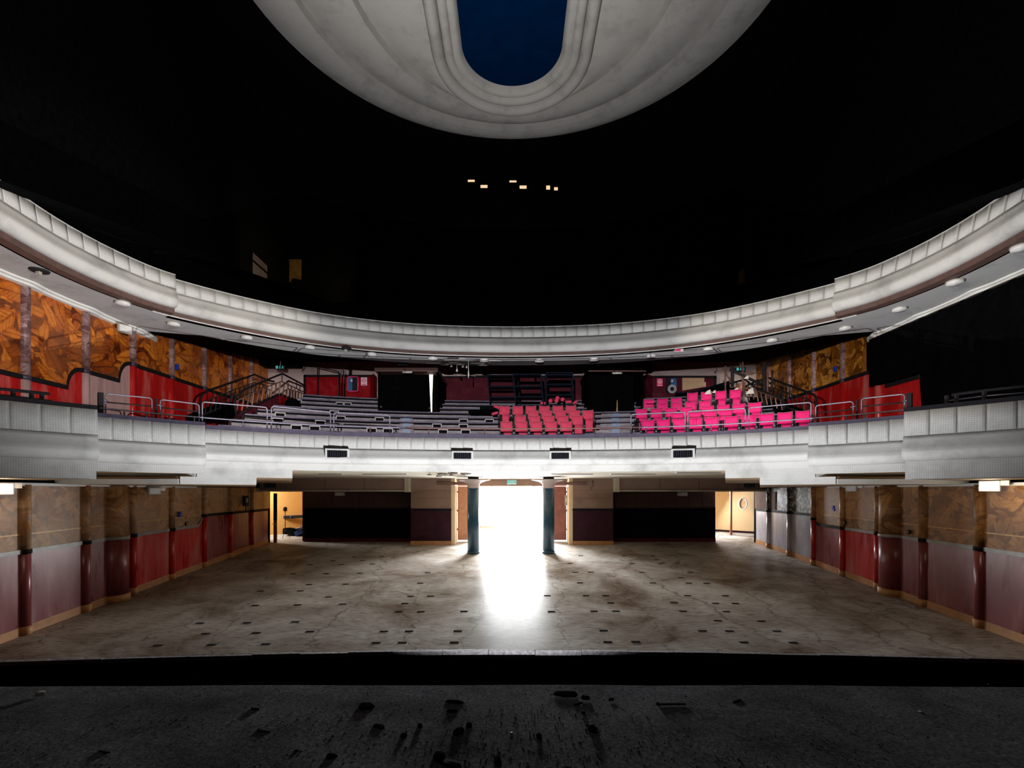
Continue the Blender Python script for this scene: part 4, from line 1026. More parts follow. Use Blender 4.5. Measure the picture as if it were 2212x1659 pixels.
# ================================================================== signs and lamps
def exit_sign(px, py, Y, w_, h_, label, lit, hang=0.0, edge_='sign_dark'):
    p = P(px, py, Y); t = thing('exit_sign', p, label, 'sign', 'running-man exit signs')
    MB().bbox(-w_/2, w_/2, -.05, .05, -h_/2, h_/2, .01).build('housing', 'sign_pale' if lit == 2 else edge_, t)
    mt = {0: 'sign_dim', 1: 'sign_teal', 2: 'sign_teal'}[lit]; y = -.056
    MB().box(-w_*.42, -w_*.2, y, -.05, -h_*.34, h_*.34).build('arrow_panel', mt, t)
    m = MB(); m.box(-w_*.05, w_*.03, y, -.05, -h_*.34, h_*.34); m.build('door_symbol', mt, t)
    m = MB(); c = w_*.25
    m.box(c-w_*.02, c+w_*.03, y, -.05, -h_*.1, h_*.16); m.prism([(c-w_*.12, y, -h_*.34), (c-w_*.07, y, -h_*.34), (c+w_*.03, y, -h_*.08), (c-w_*.01, y, -h_*.08)], (0, .006, 0))
    m.prism([(c+w_*.12, y, -h_*.34), (c+w_*.07, y, -h_*.34), (c-w_*.01, y, -h_*.08), (c+w_*.03, y, -h_*.08)], (0, .006, 0)); m.box(c-w_*.1, c+w_*.12, y, -.05, h_*.05, h_*.13); m.box(c, c+w_*.05, y, -.05, h_*.2, h_*.36)
    m.build('running_figure', mt, t)
    if hang: MB().box(-.012, .012, -.012, .012, h_/2, h_/2+hang).build('hanger', 'white_lamp', t)
exit_sign(1105.5, 1041, YD-.3, .40, .19, 'pale green exit sign above the bright doorway', 2)
exit_sign(584, 1048, 21.0, .42, .19, 'unlit dark exit sign on the left box beam', 0)
exit_sign(1619, 1048, 21.0, .40, .19, 'unlit dark exit sign on the right box beam', 0)
exit_sign(606, 794, 20.5, .40, .16, 'small lit exit sign hung on the pink wall above the left stair', 1, .2)
exit_sign(1599, 798, 20.5, .40, .16, 'small lit exit sign hung above the right stair scaffold', 1, .2)
exit_sign(871, 785, 18.4, .40, .16, 'unlit exit sign in the dark above the left black lobby', 0, .1)
def wall_light(pos, w_, h_, label, rz, bright, bracket=1):
    t = thing('emergency_light', pos, label, 'light', 'emergency lights on the walls', rz)
    MB().bbox(-w_/2, w_/2, -.08, .0, -h_/2, h_/2, .012).build('housing', 'white_lamp' if bright else 'grey_lamp', t)
    MB().box(-w_*.42, w_*.42, -.095, -.08, -h_*.40, h_*.40).build('diffuser', 'lamp_bright' if bright else 'white_lamp', t)
    if bracket: MB().box(bracket*w_*.5, bracket*w_*.5+bracket*.14, -.05, .0, h_*.05, h_*.5).build('bracket', 'frame_white', t)
wall_light(PX(3, 1056, -10.25)+Vector((0, 0, 0)), .34, .24, 'glowing emergency light at the far left of the stalls wall', math.radians(70), True)
for px_, X_ in ((3, -9.9), (2140, 9.85)):
    l_ = bpy.data.lights.new('emergency_glow', 'POINT'); l_.energy = 14; l_.color = (1, .88, .68); l_.shadow_soft_size = .12
    o_ = bpy.data.objects.new('emergency_glow', l_); COL.objects.link(o_); o_.location = PX(px_, 1056, X_)
wall_light(PX(331, 1061, -10.25), .34, .20, 'grey unlit emergency light on the left stalls wall', math.radians(65), False)
wall_light(PX(1842, 1055, 10.2), .34, .20, 'grey unlit emergency light on the right stalls wall', math.radians(-65), False)
wall_light(PX(2140, 1050, 10.2), .36, .23, 'glowing emergency light on the right stalls wall', math.radians(-65), True)
wall_light(PX(267, 711, -10.25), .34, .22, 'white emergency light under the cornice of the left circle wall', math.radians(65), False, 0)
wall_light(P(735, 1067, 22.1), .44, .17, 'pale flat light box on the left recess wall', 0, False, 0)
wall_light(P(1473, 1067, 22.1), .46, .18, 'pale flat light box on the right recess wall', 0, False, 0)
# round lamps on the upper soffit
me_d = MB().lathe([(.15, 0), (.155, -.05), (.14, -.075), (.0, -.085)], n=20).mesh('drum', 'white_lamp')
me_r = MB().lathe([(.165, 0), (.165, -.02), (.15, -.022)], n=20).mesh('rim', 'grey_lamp')
DL = [(85, 587), (265, 655), (375, 700), (533, 729), (669, 750), (748, 755), (803, 765), (935, 774), (1046, 778), (1165, 779), (1283, 776), (1407, 768), (1466, 757), (1530, 754), (1668, 735), (1826, 709), (1943, 668), (2063, 610), (2206, 535)]
ORD = ['first', 'second', 'third', 'fourth', 'fifth', 'sixth', 'seventh', 'eighth', 'ninth', 'tenth', 'eleventh', 'twelfth', 'thirteenth', 'fourteenth', 'fifteenth', 'sixteenth', 'seventeenth', 'eighteenth', 'nineteenth', 'twentieth']
for i, (px, py) in enumerate(DL):
    p = PZ(px, py, 4.47); p.z = ZC+4.5
    if i in (0, 5, 12):
        t = thing('ceiling_lamp', p, '%s lamp from the left on the upper soffit, %s' % (ORD[i], {0: 'a black broken socket', 5: 'broken and dangling', 12: 'a square box fitting'}[i]), 'lamp', 'lamps on the upper soffit')
        if i == 12: MB().bbox(-.13, .13, -.1, .1, -.09, 0, .01).build('box_fitting', 'white_lamp', t); MB().box(-.13, .02, -.11, -.1, -.08, -.02).build('label_plate', 'sign_pink', t)
        else:
            MB().lathe([(.17, 0), (.16, -.025), (.11, -.03)], n=20).build('socket_ring', 'iron', t)
            MB().bbox(-.06, .03, -.03, .04, -.09, -.01, .01).build('dangling_socket', 'grey_lamp', t)
    else:
        t = thing('ceiling_lamp', p, '%s lamp from the left on the upper soffit, white round drum' % ORD[i], 'lamp', 'lamps on the upper soffit')
        obj('drum', me_d, t); obj('rim', me_r, t)
# small blue boxes on the walls
for (px, py, X, lab) in ((381, 793, -10.42, 'small blue box on the left jungle mural'), (387, 1111, -10.42, 'small blue box on the left stalls wall'), (1805, 797, 10.42, 'small blue box on the right jungle mural'), (1802, 1098, 10.42, 'small blue box on the right stalls wall')):
    t = thing('wall_box', PX(px, py, X), lab, 'box', 'small blue wall boxes'); s_ = 1 if X < 0 else -1
    MB().bbox(*sorted((0, s_*.06)), -.045, .045, .0, .085, .006).build('upper_case', 'blue_box', t); MB().bbox(*sorted((0, s_*.05)), -.07, .05, -.085, -.008, .006).build('lower_case', 'blue_box', t)
for (px, py, X, lab) in ((402, 1131, -10.45, 'round black wall socket on the left stalls wall'), (1825, 1129, 10.42, 'torn round socket hole on the right stalls wall'), (1963, 1149, 10.42, 'small double socket on the right stalls wall')):
    t = thing('wall_socket', PX(px, py, X), lab, 'socket'); s_ = 1 if X < 0 else -1
    MB().lathe([(.06, 0), (.055, .02), (.02, .025)], n=14).build('plate', 'iron', t, None, (0, s_*math.pi/2, 0)); MB().lathe([(.022, .02), (.02, .035)], n=10).build('insert', 'frame_white', t, None, (0, s_*math.pi/2, 0))
t = thing('control_box', PX(528, 1082, -10.4), 'black switch box at the end of the left stalls wall', 'box')
MB().bbox(0, .1, -.16, .16, -.2, .2, .01).build('case', 'iron', t); MB().box(.1, .11, -.05, .05, -.06, .1).build('face_plate', 'grey_lamp', t); MB().tube([(.05, 0, -.2), (.05, .02, -.38)], .02, 6).build('cable', 'iron', t)

# ================================================================== rails on the circle parapet
def rail_pts(curve, pxs, z): return [Vector((*(hit(curve, px)[0].xy), ZC+z)) for px in pxs]
pr = offset(C1, -.05)
t = thing('parapet_rail', (0, 13.9, ZC+1.55), 'low tubular handrail running along the circle parapet', 'railing')
off_ = Vector((0, 13.9, ZC+1.55))
pts = [Vector((p[0], p[1], ZC+1.55+.17))-off_ for p in sub(pr, 215, 1965)]
n = len(pts); a, b = int(n*.36), int(n*.68)
MB().tube(pts[:a+1], .018, 8).build('handrail', 'steel_tube', t); MB().tube(pts[a:b+1], .018, 8).build('handrail', 'rust_tube', t); MB().tube(pts[b:], .018, 8).build('handrail', 'steel_tube', t)
for px in (317, 366, 420, 525, 668, 800, 926, 1047, 1286, 1395, 1536, 1672, 1828, 1868):
    h, _ = hit(pr, px); MB().tube([Vector((h.x, h.y, ZC+1.53))-off_, Vector((h.x, h.y, ZC+1.72))-off_], .017, 8).build('post', 'rust_tube' if 780 < px < 1300 else 'steel_tube', t)
def guard(pa, pb, ya, yb, label, lower=False, mat='steel_tube'):
    cv = offset(C1, -.16); A, _ = hit(cv, pa); B, _ = hit(cv, pb); mid, _ = hit(cv, (pa+pb)/2)
    za = ZC+(HY-ya)*A.y/F; zb = ZC+(HY-yb)*B.y/F; o = Vector((mid.x, mid.y, ZC+1.5))
    t = thing('guard_rail', o, label, 'railing', 'tubular guard rails on the circle parapet')
    r = .06; d = (B-A).normalized()
    pts = [Vector((A.x, A.y, ZC+1.5)), Vector((A.x, A.y, za-r))]
    for i in range(1, 5): th = math.pi/2*i/4; q = A+d*(r*(1-math.cos(th))); pts.append(Vector((q.x, q.y, za-r+r*math.sin(th))))
    M_ = (A+B)/2; 
    for i in range(4, -1, -1): th = math.pi/2*i/4; q = B-d*(r*(1-math.cos(th))); pts.append(Vector((q.x, q.y, zb-r+r*math.sin(th))))
    pts.append(Vector((B.x, B.y, ZC+1.5)))
    MB().tube([p-o for p in pts], .016, 8).build('hoop', mat, t)
    for q, nm in ((A, 'base_plate'), (B, 'base_plate')): MB().lathe([(.04, 0), (.04, .015)], (q.x-o.x, q.y-o.y, .05), 10).build(nm, 'iron', t)
    if lower: MB().tube([Vector((A.x, A.y, za-.18))-o, Vector((B.x, B.y, zb-.18))-o], .015, 8).build('lower_bar', 'iron', t)
G = [(228, 328, 850, 860), (346, 430, 863, 873), (437, 577, 868, 880), (586, 714, 878, 890), (721, 842, 891, 897), (1363, 1480, 895, 890), (1486, 1610, 889, 882), (1618, 1752, 881, 869), (1762, 1843, 876, 867), (1861, 1954, 861, 851)]
GL = ['outermost hoop on the left beside the black post', 'second hoop from the left in front of the red dado', 'third hoop from the left in front of the left stair', 'fourth hoop from the left before the empty steps', 'fifth hoop from the left before the empty steps', 'hoop before the right block of seats, nearest the aisle', 'hoop before the middle of the right seat block', 'hoop before the outer end of the right seat block', 'hoop right of the last magenta seat', 'outermost hoop on the right beside the black post']
for g, l in zip(G, GL): guard(*g, 'tubular steel guard rail, '+l, lower=g[0] in (228, 346, 1762, 1861))
for (px, ya, yb, lab) in ((217, 848, 893, 'black square post at the left end of the parapet rail'), (337, 860, 900, 'thin black post between the two left guard hoops'), (1851, 863, 904, 'thin black post between the two right guard hoops'), (1965, 849, 895, 'black square post at the right end of the parapet rail')):
    h, th = hit(offset(C1, -.12), px); zt = ZC+(HY-ya)*h.y/F
    t = thing('rail_post', (h.x, h.y, ZC+1.5), lab, 'post', None, th); w_ = .045 if px in (217, 1965) else .022
    MB().bbox(-w_, w_, -w_, w_, 0, zt-ZC-1.5, .006).build('post', 'rail_black', t); MB().box(-w_-.02, w_+.02, -w_-.02, w_+.02, 0, .02).build('foot_plate', 'iron', t)
    MB().tube([(0, 0, (zt-ZC-1.5)*.75), (.12 if px < 1106 else -.12, 0, (zt-ZC-1.5)*.72)], .016, 6).build('hinge_arm', 'steel_tube', t)
# black rails on the two forward boxes
for sg, pts_, posts, lab in ((-1, [(-60, 834), (20, 842), (107, 851)], [(28, 864), (68, 868), (90, 872)], 'black flat rail on the left forward box'), (1, [(2056, 853), (2130, 843), (2270, 828)], [(2045, 875), (2066, 872), (2126, 850)], 'black flat rail on the right forward box')):
    cv = offset(C1, .30 if sg < 0 else .28); o = Vector((*(hit(cv, pts_[1][0])[0].xy), ZC+1.68)); t = thing('box_rail', o, lab, 'railing'); q = []
    for px, py in pts_:
        h, _ = hit(cv, px); q.append(Vector((h.x, h.y, ZC+(HY-py)*h.y/F))-o)
    MB().tube(q, .03, 6).build('top_rail', 'rail_black', t)
    for px, py in posts:
        h, _ = hit(cv, px); tz = min(q, key=lambda v: (v.x+o.x-h.x)**2).z; MB().box(h.x-o.x-.025, h.x-o.x+.025, h.y-o.y-.025, h.y-o.y+.025, 0, max(.12, tz)).build('post', 'iron', t)
    q2 = [v+Vector((0, .05, -.10 if k < 2 else -.12)) for k, v in enumerate(q)]
    MB().tube(q2, .014, 6).build('lower_rail', 'steel_tube' if sg > 0 else 'iron', t)

# ================================================================== theatre seats
def make_seat(mat):
    W = .165
    m = MB(); n = 8
    def pad(x0, x1, z0, z1, y0, ytop, th, bow):
        mm = MB()
        for (yo, s_) in ((0, 1), (th, -1)):
            for j in range(5):
                z = z0+(z1-z0)*j/4; yb = y0+(ytop-y0)*j/4
                for i in range(n+1):
                    u = i/n*2-1; x = x0+(x1-x0)*i/n
                    zz = z + (bow*(u*u)-bow if j == 4 else 0)
                    puff = -.012*(1-u**4)*(1-((j-2)/2)**4) if s_ > 0 else 0
                    mm.v.append((x, yb+yo+puff-.02*(1-u*u)*0, zz))
        B = 5*(n+1)
        for j in range(4):
            for i in range(n):
                a = j*(n+1)+i; mm.face((a, a+1, a+n+2, a+n+1), None, True); mm.face((B+a, B+a+n+1, B+a+n+2, B+a+1), None, True)
        for i in range(n):
            mm.face((i, B+i, B+i+1, i+1)); a = 4*(n+1)+i; mm.face((a, a+1, B+a+1, B+a))
        for j in range(4):
            a = j*(n+1); mm.face((a, a+n+1, B+a+n+1, B+a)); b = a+n; mm.face((b, B+b, B+b+n+1, b+n+1))
        return mm
    back = pad(-W, W, .50, .80, .015, .06, .04, .02).mesh('backrest', mat)
    edge_ = pad(-W-.012, W+.012, .385, .815, .025, .085, .03, .02).mesh('back_shell', 'seat_edge')
    seat = pad(-W+.085, W-.012, .10, .50, -.07, -.03, .05, .0).mesh('seat_pad', mat)  # pad narrowed and shifted to its lit part only
    shell = MB().bbox(-W, W, .025, .04, .08, .52, .004).mesh('seat_shade', 'seat_iron')  # black plate stands for the shade around the pad
    sf = MB(); sf.bbox(-.016, .016, -.12, .08, 0, .44, .006); sf.bbox(-.02, .02, -.20, .06, .43, .465, .008); sf.box(-.014, .014, .03, .07, .44, .70)
    side = sf.mesh('side_frame', 'seat_iron')
    return back, edge_, seat, shell, side  # shell is the plate that stands for the shade around the pad
SEAT = {k: make_seat(k) for k in ('seat_coral', 'seat_magenta_lit')}
me_arm = MB().bbox(-.022, .022, -.21, -.16, .40, .47, .008).mesh('arm_end', 'cap_slate')
def seat(px, k, mat, label, group, drop=False):
    d, z = LV[k]; h, th = hit(offset(C1, -(d+.42)), px)
    sc_ = 1.0
    t = thing('theatre_seat', (h.x, h.y, ZC+z), label, 'seat', group, th)
    bk, ed, sp, sh, sd = SEAT[mat]
    obj('backrest', bk, t); obj('back_shell', ed, t)
    if drop:
        obj('seat_pad', sp, t, (0, -.40, .56), (-1.45, 0, 0)); 
    else: obj('seat_pad', sp, t); obj('seat_shade', sh, t)
    for s_ in (-1, 1):
        a = obj('side_frame', sd, t, (s_*.2, 0, 0)); obj('arm_end', me_arm, a)
rowsC = [(0, [1094, 1126.5, 1158.5, 1190.5, 1223]), (1, [1124, 1155, 1186, 1216, 1247]), (2, [1152, 1181, 1211, 1241, 1270]), (3, [1090, 1118.5, 1147, 1176, 1205, 1233.5])]
rowsR = [(0, [1400, 1433.5, 1468, 1503, 1538, 1579.5, 1617, 1655.5, 1695, 1734]), (1, [1464, 1501, 1534, 1567]), (2, [1386, 1418, 1450, 1482, 1529, 1562, 1595, 1630]), (3, [1431, 1461.5, 1492, 1523]), (4, [1402, 1431.5, 1461]), (5, [1496, 1526, 1557, 1588.5])]
RN = ['front row', 'second row', 'third row', 'fourth row', 'fifth row', 'rear row']
for rows, mat, blk, grp in ((rowsC, 'seat_coral', 'centre block', 'red seats of the centre block'), (rowsR, 'seat_magenta_lit', 'right block', 'magenta seats of the right block')):
    for k, xs in rows:
        for i, px in enumerate(xs):
            seat(px, k, mat, '%s folding seat, %s of the %s, %s from the left' % ('coral red' if blk[0] == 'c' else 'magenta-lit red', RN[k], blk, ORD[i]), grp, drop=(blk[0] == 'r' and k == 4 and i == 0))

# ================================================================== metal racks, cushions and clutter at the back of the circle
def rack(xa, xb, yt, yb, Y, lean, label, shelves):
    a = P(xa, yb, Y); b = P(xb, yt, Y); t = thing('metal_rack', ((a.x+b.x)/2, Y, a.z), label, 'rack', 'blue metal racks in the circle'); W = (b.x-a.x)/2; H = b.z-a.z
    for sx in (-1, 1):
        for yy in (0, .45): MB().prism([(sx*W-.022+lean, yy, 0), (sx*W+.022+lean, yy, 0), (sx*W+.022, yy, H), (sx*W-.022, yy, H)], (0, .03, 0)).build('upright', 'rack_blue', t)
    for s_ in shelves: 
        dx = lean*(1-s_); MB().box(-W+dx, W+dx, -.005, .48, H*s_-.03, H*s_+.02).build('shelf', 'rack_blue', t)
    return t
rack(1108, 1168, 806, 882, 18.3, .12, 'leaning dark blue metal rack behind the centre seats', (.08, .33, .63, .97))
rack(1180, 1237, 804, 880, 18.3, .0, 'upright dark blue metal rack holding red cushions', (.08, .36, .66, .93, .99))
rack(1053, 1118, 807, 880, 19.6, .12, 'black metal rack standing against the maroon back wall', (.30, .62, .95))
rr = random.Random(21)
CU = [(1189, 866), (1204, 860), (1202, 866), (1215, 863), (1228, 868), (1241, 870), (1174, 871), (1073, 879), (1069, 893)]
for i, (px, py) in enumerate(CU):
    p = P(px, py, 18.35 if px > 1100 else 17.5); t = thing('seat_cushion', p, 'torn red seat cushion, %s' % ['left one of the rack pile', 'topmost of the rack pile', 'under the topmost of the rack pile', 'tilted one in the rack pile', 'wide flat one at the right end of the rack', 'rightmost one lying beyond the rack', 'between the two blue racks', 'upper of two left of the centre seats', 'lower of two left of the centre seats'][i], 'cushion', 'loose red cushions')
    M_ = Matrix.Rotation(rr.uniform(-.5, .5), 4, 'Y') @ Matrix.Rotation(rr.uniform(-.6, .2), 4, 'X')
    MB().bbox(-.07 if i < 4 else -.12, .07 if i < 4 else .12, -.05, .05, -.07 if i < 4 else -.045, .07 if i < 4 else .045, .03, M_).build('pad', 'seat_coral', t)
    MB().bbox(-.05, .05, .04, .065, -.05, .03, .01, M_).build('backing', 'seat_iron', t)
t = thing('cloth_heap', P(1042, 894, 18.0), 'black heap of folded cloth left of the centre seats', 'cloth')
MB().bbox(-.5, .55, 0, .5, 0, .16, .05).build('lower_fold', 'black_cloth', t); MB().bbox(-.1, .5, .05, .45, .16, .28, .05).build('upper_fold', 'rubble_dark', t)
t = thing('cloth_bundle', P(632, 877, 17.6), 'black rounded bundle on the top left step', 'cloth')
MB().lathe([(.26, 0), (.25, .12), (.16, .22), (.02, .25)], n=14).build('bundle', 'black_cloth', t); MB().lathe([(.05, .24), (.03, .3)], n=8).build('knot', 'rubble_dark', t)
# frame of thin black bars and poles in front of the red wall
t = thing('pipe_frame', P(710, 872, 20.9), 'thin black pipe frame standing before the red wall', 'frame'); o = Vector(t.location)
for a, b in (((686, 792), (686, 872)), ((732, 803), (732, 872)), ((683, 791), (733, 803))):
    MB().tube([P(*a, 20.9)-o, P(*b, 20.9)-o], .022, 6).build('pipe', 'iron', t)
for a, b, lab, mt in (((737, 789), (737, 872), 'left thin pole leaning before the red wall', 'steel_tube'), ((743, 800), (743, 872), 'right thin pole standing before the red wall', 'steel_tube')):
    t = thing('pole', P(*b, 20.7), lab, 'pole'); o = Vector(t.location); mid = P((a[0]+b[0])/2, 828, 20.7)
    MB().tube([P(*a, 20.7)-o, mid-o], .016, 6).build('upper_part', mt, t); MB().tube([mid-o, P(*b, 20.7)-o], .02, 6).build('lower_part', 'iron', t)
t = thing('ceiling_pipe', P(756, 810, 21.2), 'thick black pipe rising above the red wall', 'pipe'); MB().tube([(0, 0, 0), (0, 0, .45)], .045, 8).build('pipe', 'iron', t); MB().lathe([(.06, .0), (.06, .04)], n=10).build('collar', 'iron', t)
# hose cabinets, hydrant signs, window, board
t = thing('fire_window', P(763, 830, 21.2), 'pink framed blue window in the red wall', 'window'); o = t.location
MB().box(-.20, -.03, -.03, .02, -.28, .28).build('blue_pane', 'cabinet_blue', t); MB().box(-.03, .19, -.02, .02, -.28, .28).build('dark_pane', 'iron', t)
fr = [(-.24, -.20), (.19, .235)]
for a, b in fr: MB().box(a, b, -.05, .02, -.32, .32).build('frame_bar', 'sign_pink', t)
MB().box(-.24, .235, -.05, .02, .28, .32).build('frame_bar', 'sign_pink', t); MB().box(-.24, .235, -.05, .02, -.32, -.28).build('frame_bar', 'sign_pink', t)
MB().box(-.10, -.02, -.04, -.03, .1, .2).build('notice', 'sign_white', t)
def hose_sign(px, py, label, bg, fg):
    t = thing('hose_sign', P(px, py, 21.2), label, 'sign', 'fire hose signs'); MB().box(-.125, .125, -.02, .02, -.165, .165).build('plate', bg, t)
    for i, r in enumerate((.025, .05, .075, .10)):
        m = MB(); n = 28
        for j in range(n): th = 2*math.pi*j/n; m.v += [(r*math.cos(th), -.024, .03+r*math.sin(th)), ((r-.012)*math.cos(th), -.024, .03+(r-.012)*math.sin(th))]
        for j in range(n): m.face((2*j, 2*j+1, (2*j+3) % (2*n), (2*j+2) % (2*n)))
        m.build('hose_ring', fg, t)
    MB().box(-.09, .09, -.024, -.02, -.145, -.11).build('caption_bar', fg, t)
hose_sign(786.5, 824, 'pale pink fire hose sign on the left red wall', 'sign_white', 'sign_pink')
hose_sign(1425, 826, 'bright pink fire hose sign on the right maroon wall', 'sign_pink', 'sign_white')
t = thing('hose_cabinet', P(1450, 833, 21.2), 'blue hose cabinet with coiled white hose on the maroon wall', 'cabinet')
MB().box(-.21, .21, -.02, .05, -.30, .30).build('back_box', 'iron', t); MB().box(-.03, .21, -.05, .0, -.05, .30).build('door', 'cabinet_blue', t); MB().box(-.02, .06, -.056, -.05, .14, .24).build('notice', 'sign_white', t)
for r in (.10, .135, .17): MB().tube([(.02+r*math.cos(2*math.pi*i/20), -.06, -.15+r*math.sin(2*math.pi*i/20)) for i in range(20)], .016, 6, True).build('hose_coil', 'hose_white', t)
t = thing('board_panel', P(1497, 831, 21.2), 'pale tan board fixed to the maroon wall', 'board')
x0 = -.45
MB().prism([(-.45, -.03, -.25), (.46, -.03, -.10), (.46, -.03, .28), (-.45, -.03, .28)], (0, .04, 0)).build('board', 'wood_tan', t); MB().box(.43, .52, -.05, .0, -.10, .10).build('patch_strip', 'wood_tan', t); MB().lathe([(.014, 0), (.012, .012)], (.18, -.035, .14), 8).build('screw', 'iron', t)
t = thing('stair_parapet', P(1500, 855, 20.2), 'black sloping stair parapet below the tan board', 'parapet')
o = t.location; q = [P(1460, 851, 20.2)-o, P(1500, 848, 20.2)-o, P(1575, 825, 20.2)-o, P(1590, 900, 20.2)-o, P(1460, 900, 20.2)-o]; MB().prism(q, (0, .15, 0)).build('parapet', 'black_cloth', t)
MB().tube([q[0]+Vector((0, -.02, .02)), q[1]+Vector((0, -.02, .02)), q[2]+Vector((0, -.02, .02))], .03, 6).build('capping', 'rack_blue', t)

# ================================================================== stair balustrades
def balustrade(X, top, mid, foot, n, label, mat='rail_black', bar='iron'):
    o = PX(*foot[0], X); t = thing('stair_balustrade', o, label, 'balustrade')
    tp = [PX(a, b, X)-o for a, b in top]; md = [PX(a, b, X)-o for a, b in mid]; ft = [PX(a, b, X)-o for a, b in foot]
    MB().tube(tp, .035, 6).build('handrail', mat, t); MB().tube(md, .018, 6).build('lower_rail', bar, t)
    def at(poly, y):
        for p, q in zip(poly, poly[1:]):
            if min(p.y, q.y) <= y <= max(p.y, q.y) and p.y != q.y: return p.z+(q.z-p.z)*(y-p.y)/(q.y-p.y)
        return None
    ys = sorted((md[0].y, md[-1].y)); 
    for i in range(n):
        y = ys[0]+(ys[1]-ys[0])*(i+.5)/n; zt = at(md, y); y2 = y-.10; zb = at(ft, y2)
        if zt is None or zb is None or zt < zb+.05: continue
        MB().tube([(0, y, zt), (0, y-.01, (zt*2+zb)/3), (0, y2, zb)], .022, 6).build('baluster', 'wood_brown' if i % 2 and bar != 'iron' else bar, t)
    for i in range(4):
        y = ys[0]+(ys[1]-ys[0])*(i+.5)/4; zt = at(tp, y); zm = at(md, y)
        if zt and zm and zt > zm: MB().tube([(0, y, zm), (0, y, zt)], .016, 6).build('stanchion', 'iron', t)
    return t
balustrade(-9.75, [(434, 905), (433, 862), (438, 851), (451, 843), (550, 809), (580, 822), (592, 824)], [(440, 868), (505, 842), (550, 826), (580, 835)], [(436, 900), (505, 872), (552, 850), (600, 850)], 15, 'black stair balustrade standing against the left mural')
balustrade(-8.45, [(512, 905), (506, 870), (511, 856), (530, 840), (610, 807), (655, 831)], [(508, 868), (570, 838), (608, 824), (655, 846)], [(510, 893), (560, 868), (600, 852), (655, 870)], 16, 'nearer black stair balustrade on the left red stair flank', 'rail_black', 'rust_tube')
t = thing('stair_flank', PX(560, 905, -8.5), 'dull red solid side of the left circle stair', 'stair'); o = t.location
q = [PX(a, b, -8.5)-o for a, b in ((514, 910), (516, 896), (560, 871), (602, 852), (604, 910))]; MB().prism(q, (-.12, 0, 0)).build('flank', 'maroon', t)
q2 = [PX(a, b, -8.5)-o for a, b in ((602, 852), (655, 872), (655, 905), (604, 910))]; MB().prism(q2, (-.12, 0, 0)).build('landing_flank', 'red_block', t); MB().tube([q[1]+Vector((.02, 0, .02)), q[2]+Vector((.02, 0, .02)), q[3]+Vector((.02, 0, .02)), q2[1]+Vector((.02, 0, .02))], .04, 6).build('string', 'rail_black', t)
t = thing('stair_flank', PX(470, 905, -9.8), 'black solid side of the outer left circle stair', 'stair'); o = t.location
q = [PX(a, b, -9.8)-o for a, b in ((438, 910), (438, 896), (505, 869), (512, 910))]; MB().prism(q, (-.5, 0, 0)).build('flank', 'black_cloth', t); MB().tube([q[1], q[2]], .03, 6).build('string', 'rail_black', t)
balustrade(9.55, [(1765, 888), (1764, 862), (1758, 852), (1742, 846), (1660, 816), (1632, 824), (1590, 845)], [(1762, 874), (1745, 862), (1720, 855), (1665, 836), (1632, 840)], [(1752, 893), (1720, 886), (1665, 862), (1600, 856)], 13, 'black stair balustrade standing against the right mural')
balustrade(8.35, [(1694, 885), (1692, 866), (1690, 862), (1632, 838), (1610, 820), (1560, 832), (1510, 848)], [(1692, 864), (1640, 846), (1612, 836), (1580, 842)], [(1690, 886), (1640, 868), (1612, 856), (1560, 860)], 12, 'nearer stair balustrade behind the right seat block', 'rail_black', 'rust_tube')
t = thing('stair_flank', PX(1660, 905, 8.9), 'black solid side of the right circle stair', 'stair'); o = t.location
q = [PX(a, b, 8.9)-o for a, b in ((1725, 910), (1722, 888), (1665, 866), (1620, 858), (1612, 910))]; MB().prism(q, (.3, 0, 0)).build('flank', 'black_cloth', t); MB().tube([q[1], q[2], q[3]], .03, 6).build('string', 'rail_black', t)
# scaffold and leaning boards over the right stair
SC = [((1567, 790), (1567, 850), .03, 'rust_tube'), ((1604.5, 782), (1604.5, 852), .032, 'rust_tube'), ((1658, 806), (1658, 848), .035, 'rust_tube'), ((1650, 782), (1652, 880), .06, 'iron'), ((1668, 800), (1668, 845), .03, 'iron'), ((1606, 806), (1650, 805.5), .022, 'rust_tube'), ((1577, 798), (1650, 833), .05, 'iron'), ((1562, 797), (1580, 825), .028, 'rust_tube'), ((1582, 790), (1582, 835), .06, 'iron'), ((1630, 832), (1652, 816), .03, 'iron')]
t = thing('scaffold', P(1612, 870, 17.4), 'rusty pipe scaffold propped over the right stair', 'scaffold'); o = Vector(t.location)
for a, b, r, mt in SC: MB().tube([P(*a, 17.4)-o, P(*b, 17.4)-o], r, 8).build('pipe', mt, t)
for i, (xa, xb, ya, yb, mt) in enumerate(((1586, 1592, 829, 846, 'wood_brown'), (1592, 1597, 826, 846, 'wood_brown'), (1597, 1601, 824, 846, 'wood_tan'), (1601, 1606, 823, 848, 'wood_brown'))):
    a = P(xa, yb, 17.9-.1*i); b = P(xb, ya, 17.9-.1*i); t = thing('leaning_board', (a.x, a.y, a.z), '%s leaning board from the left in the right stair clutter' % ORD[i], 'board', 'boards leaning by the right stair')
    W = b.x-a.x; H = b.z-a.z; MB().prism([(0, 0, -.1), (W, 0, -.1), (W+.1, 0, H), (.08, 0, H-.03)], (0, .05, 0)).build('board', mt, t); MB().box(.0, W*.8, -.012, 0, H*.1, H*.25).build('batten', 'paper_white' if i == 1 else 'wood_tan', t)
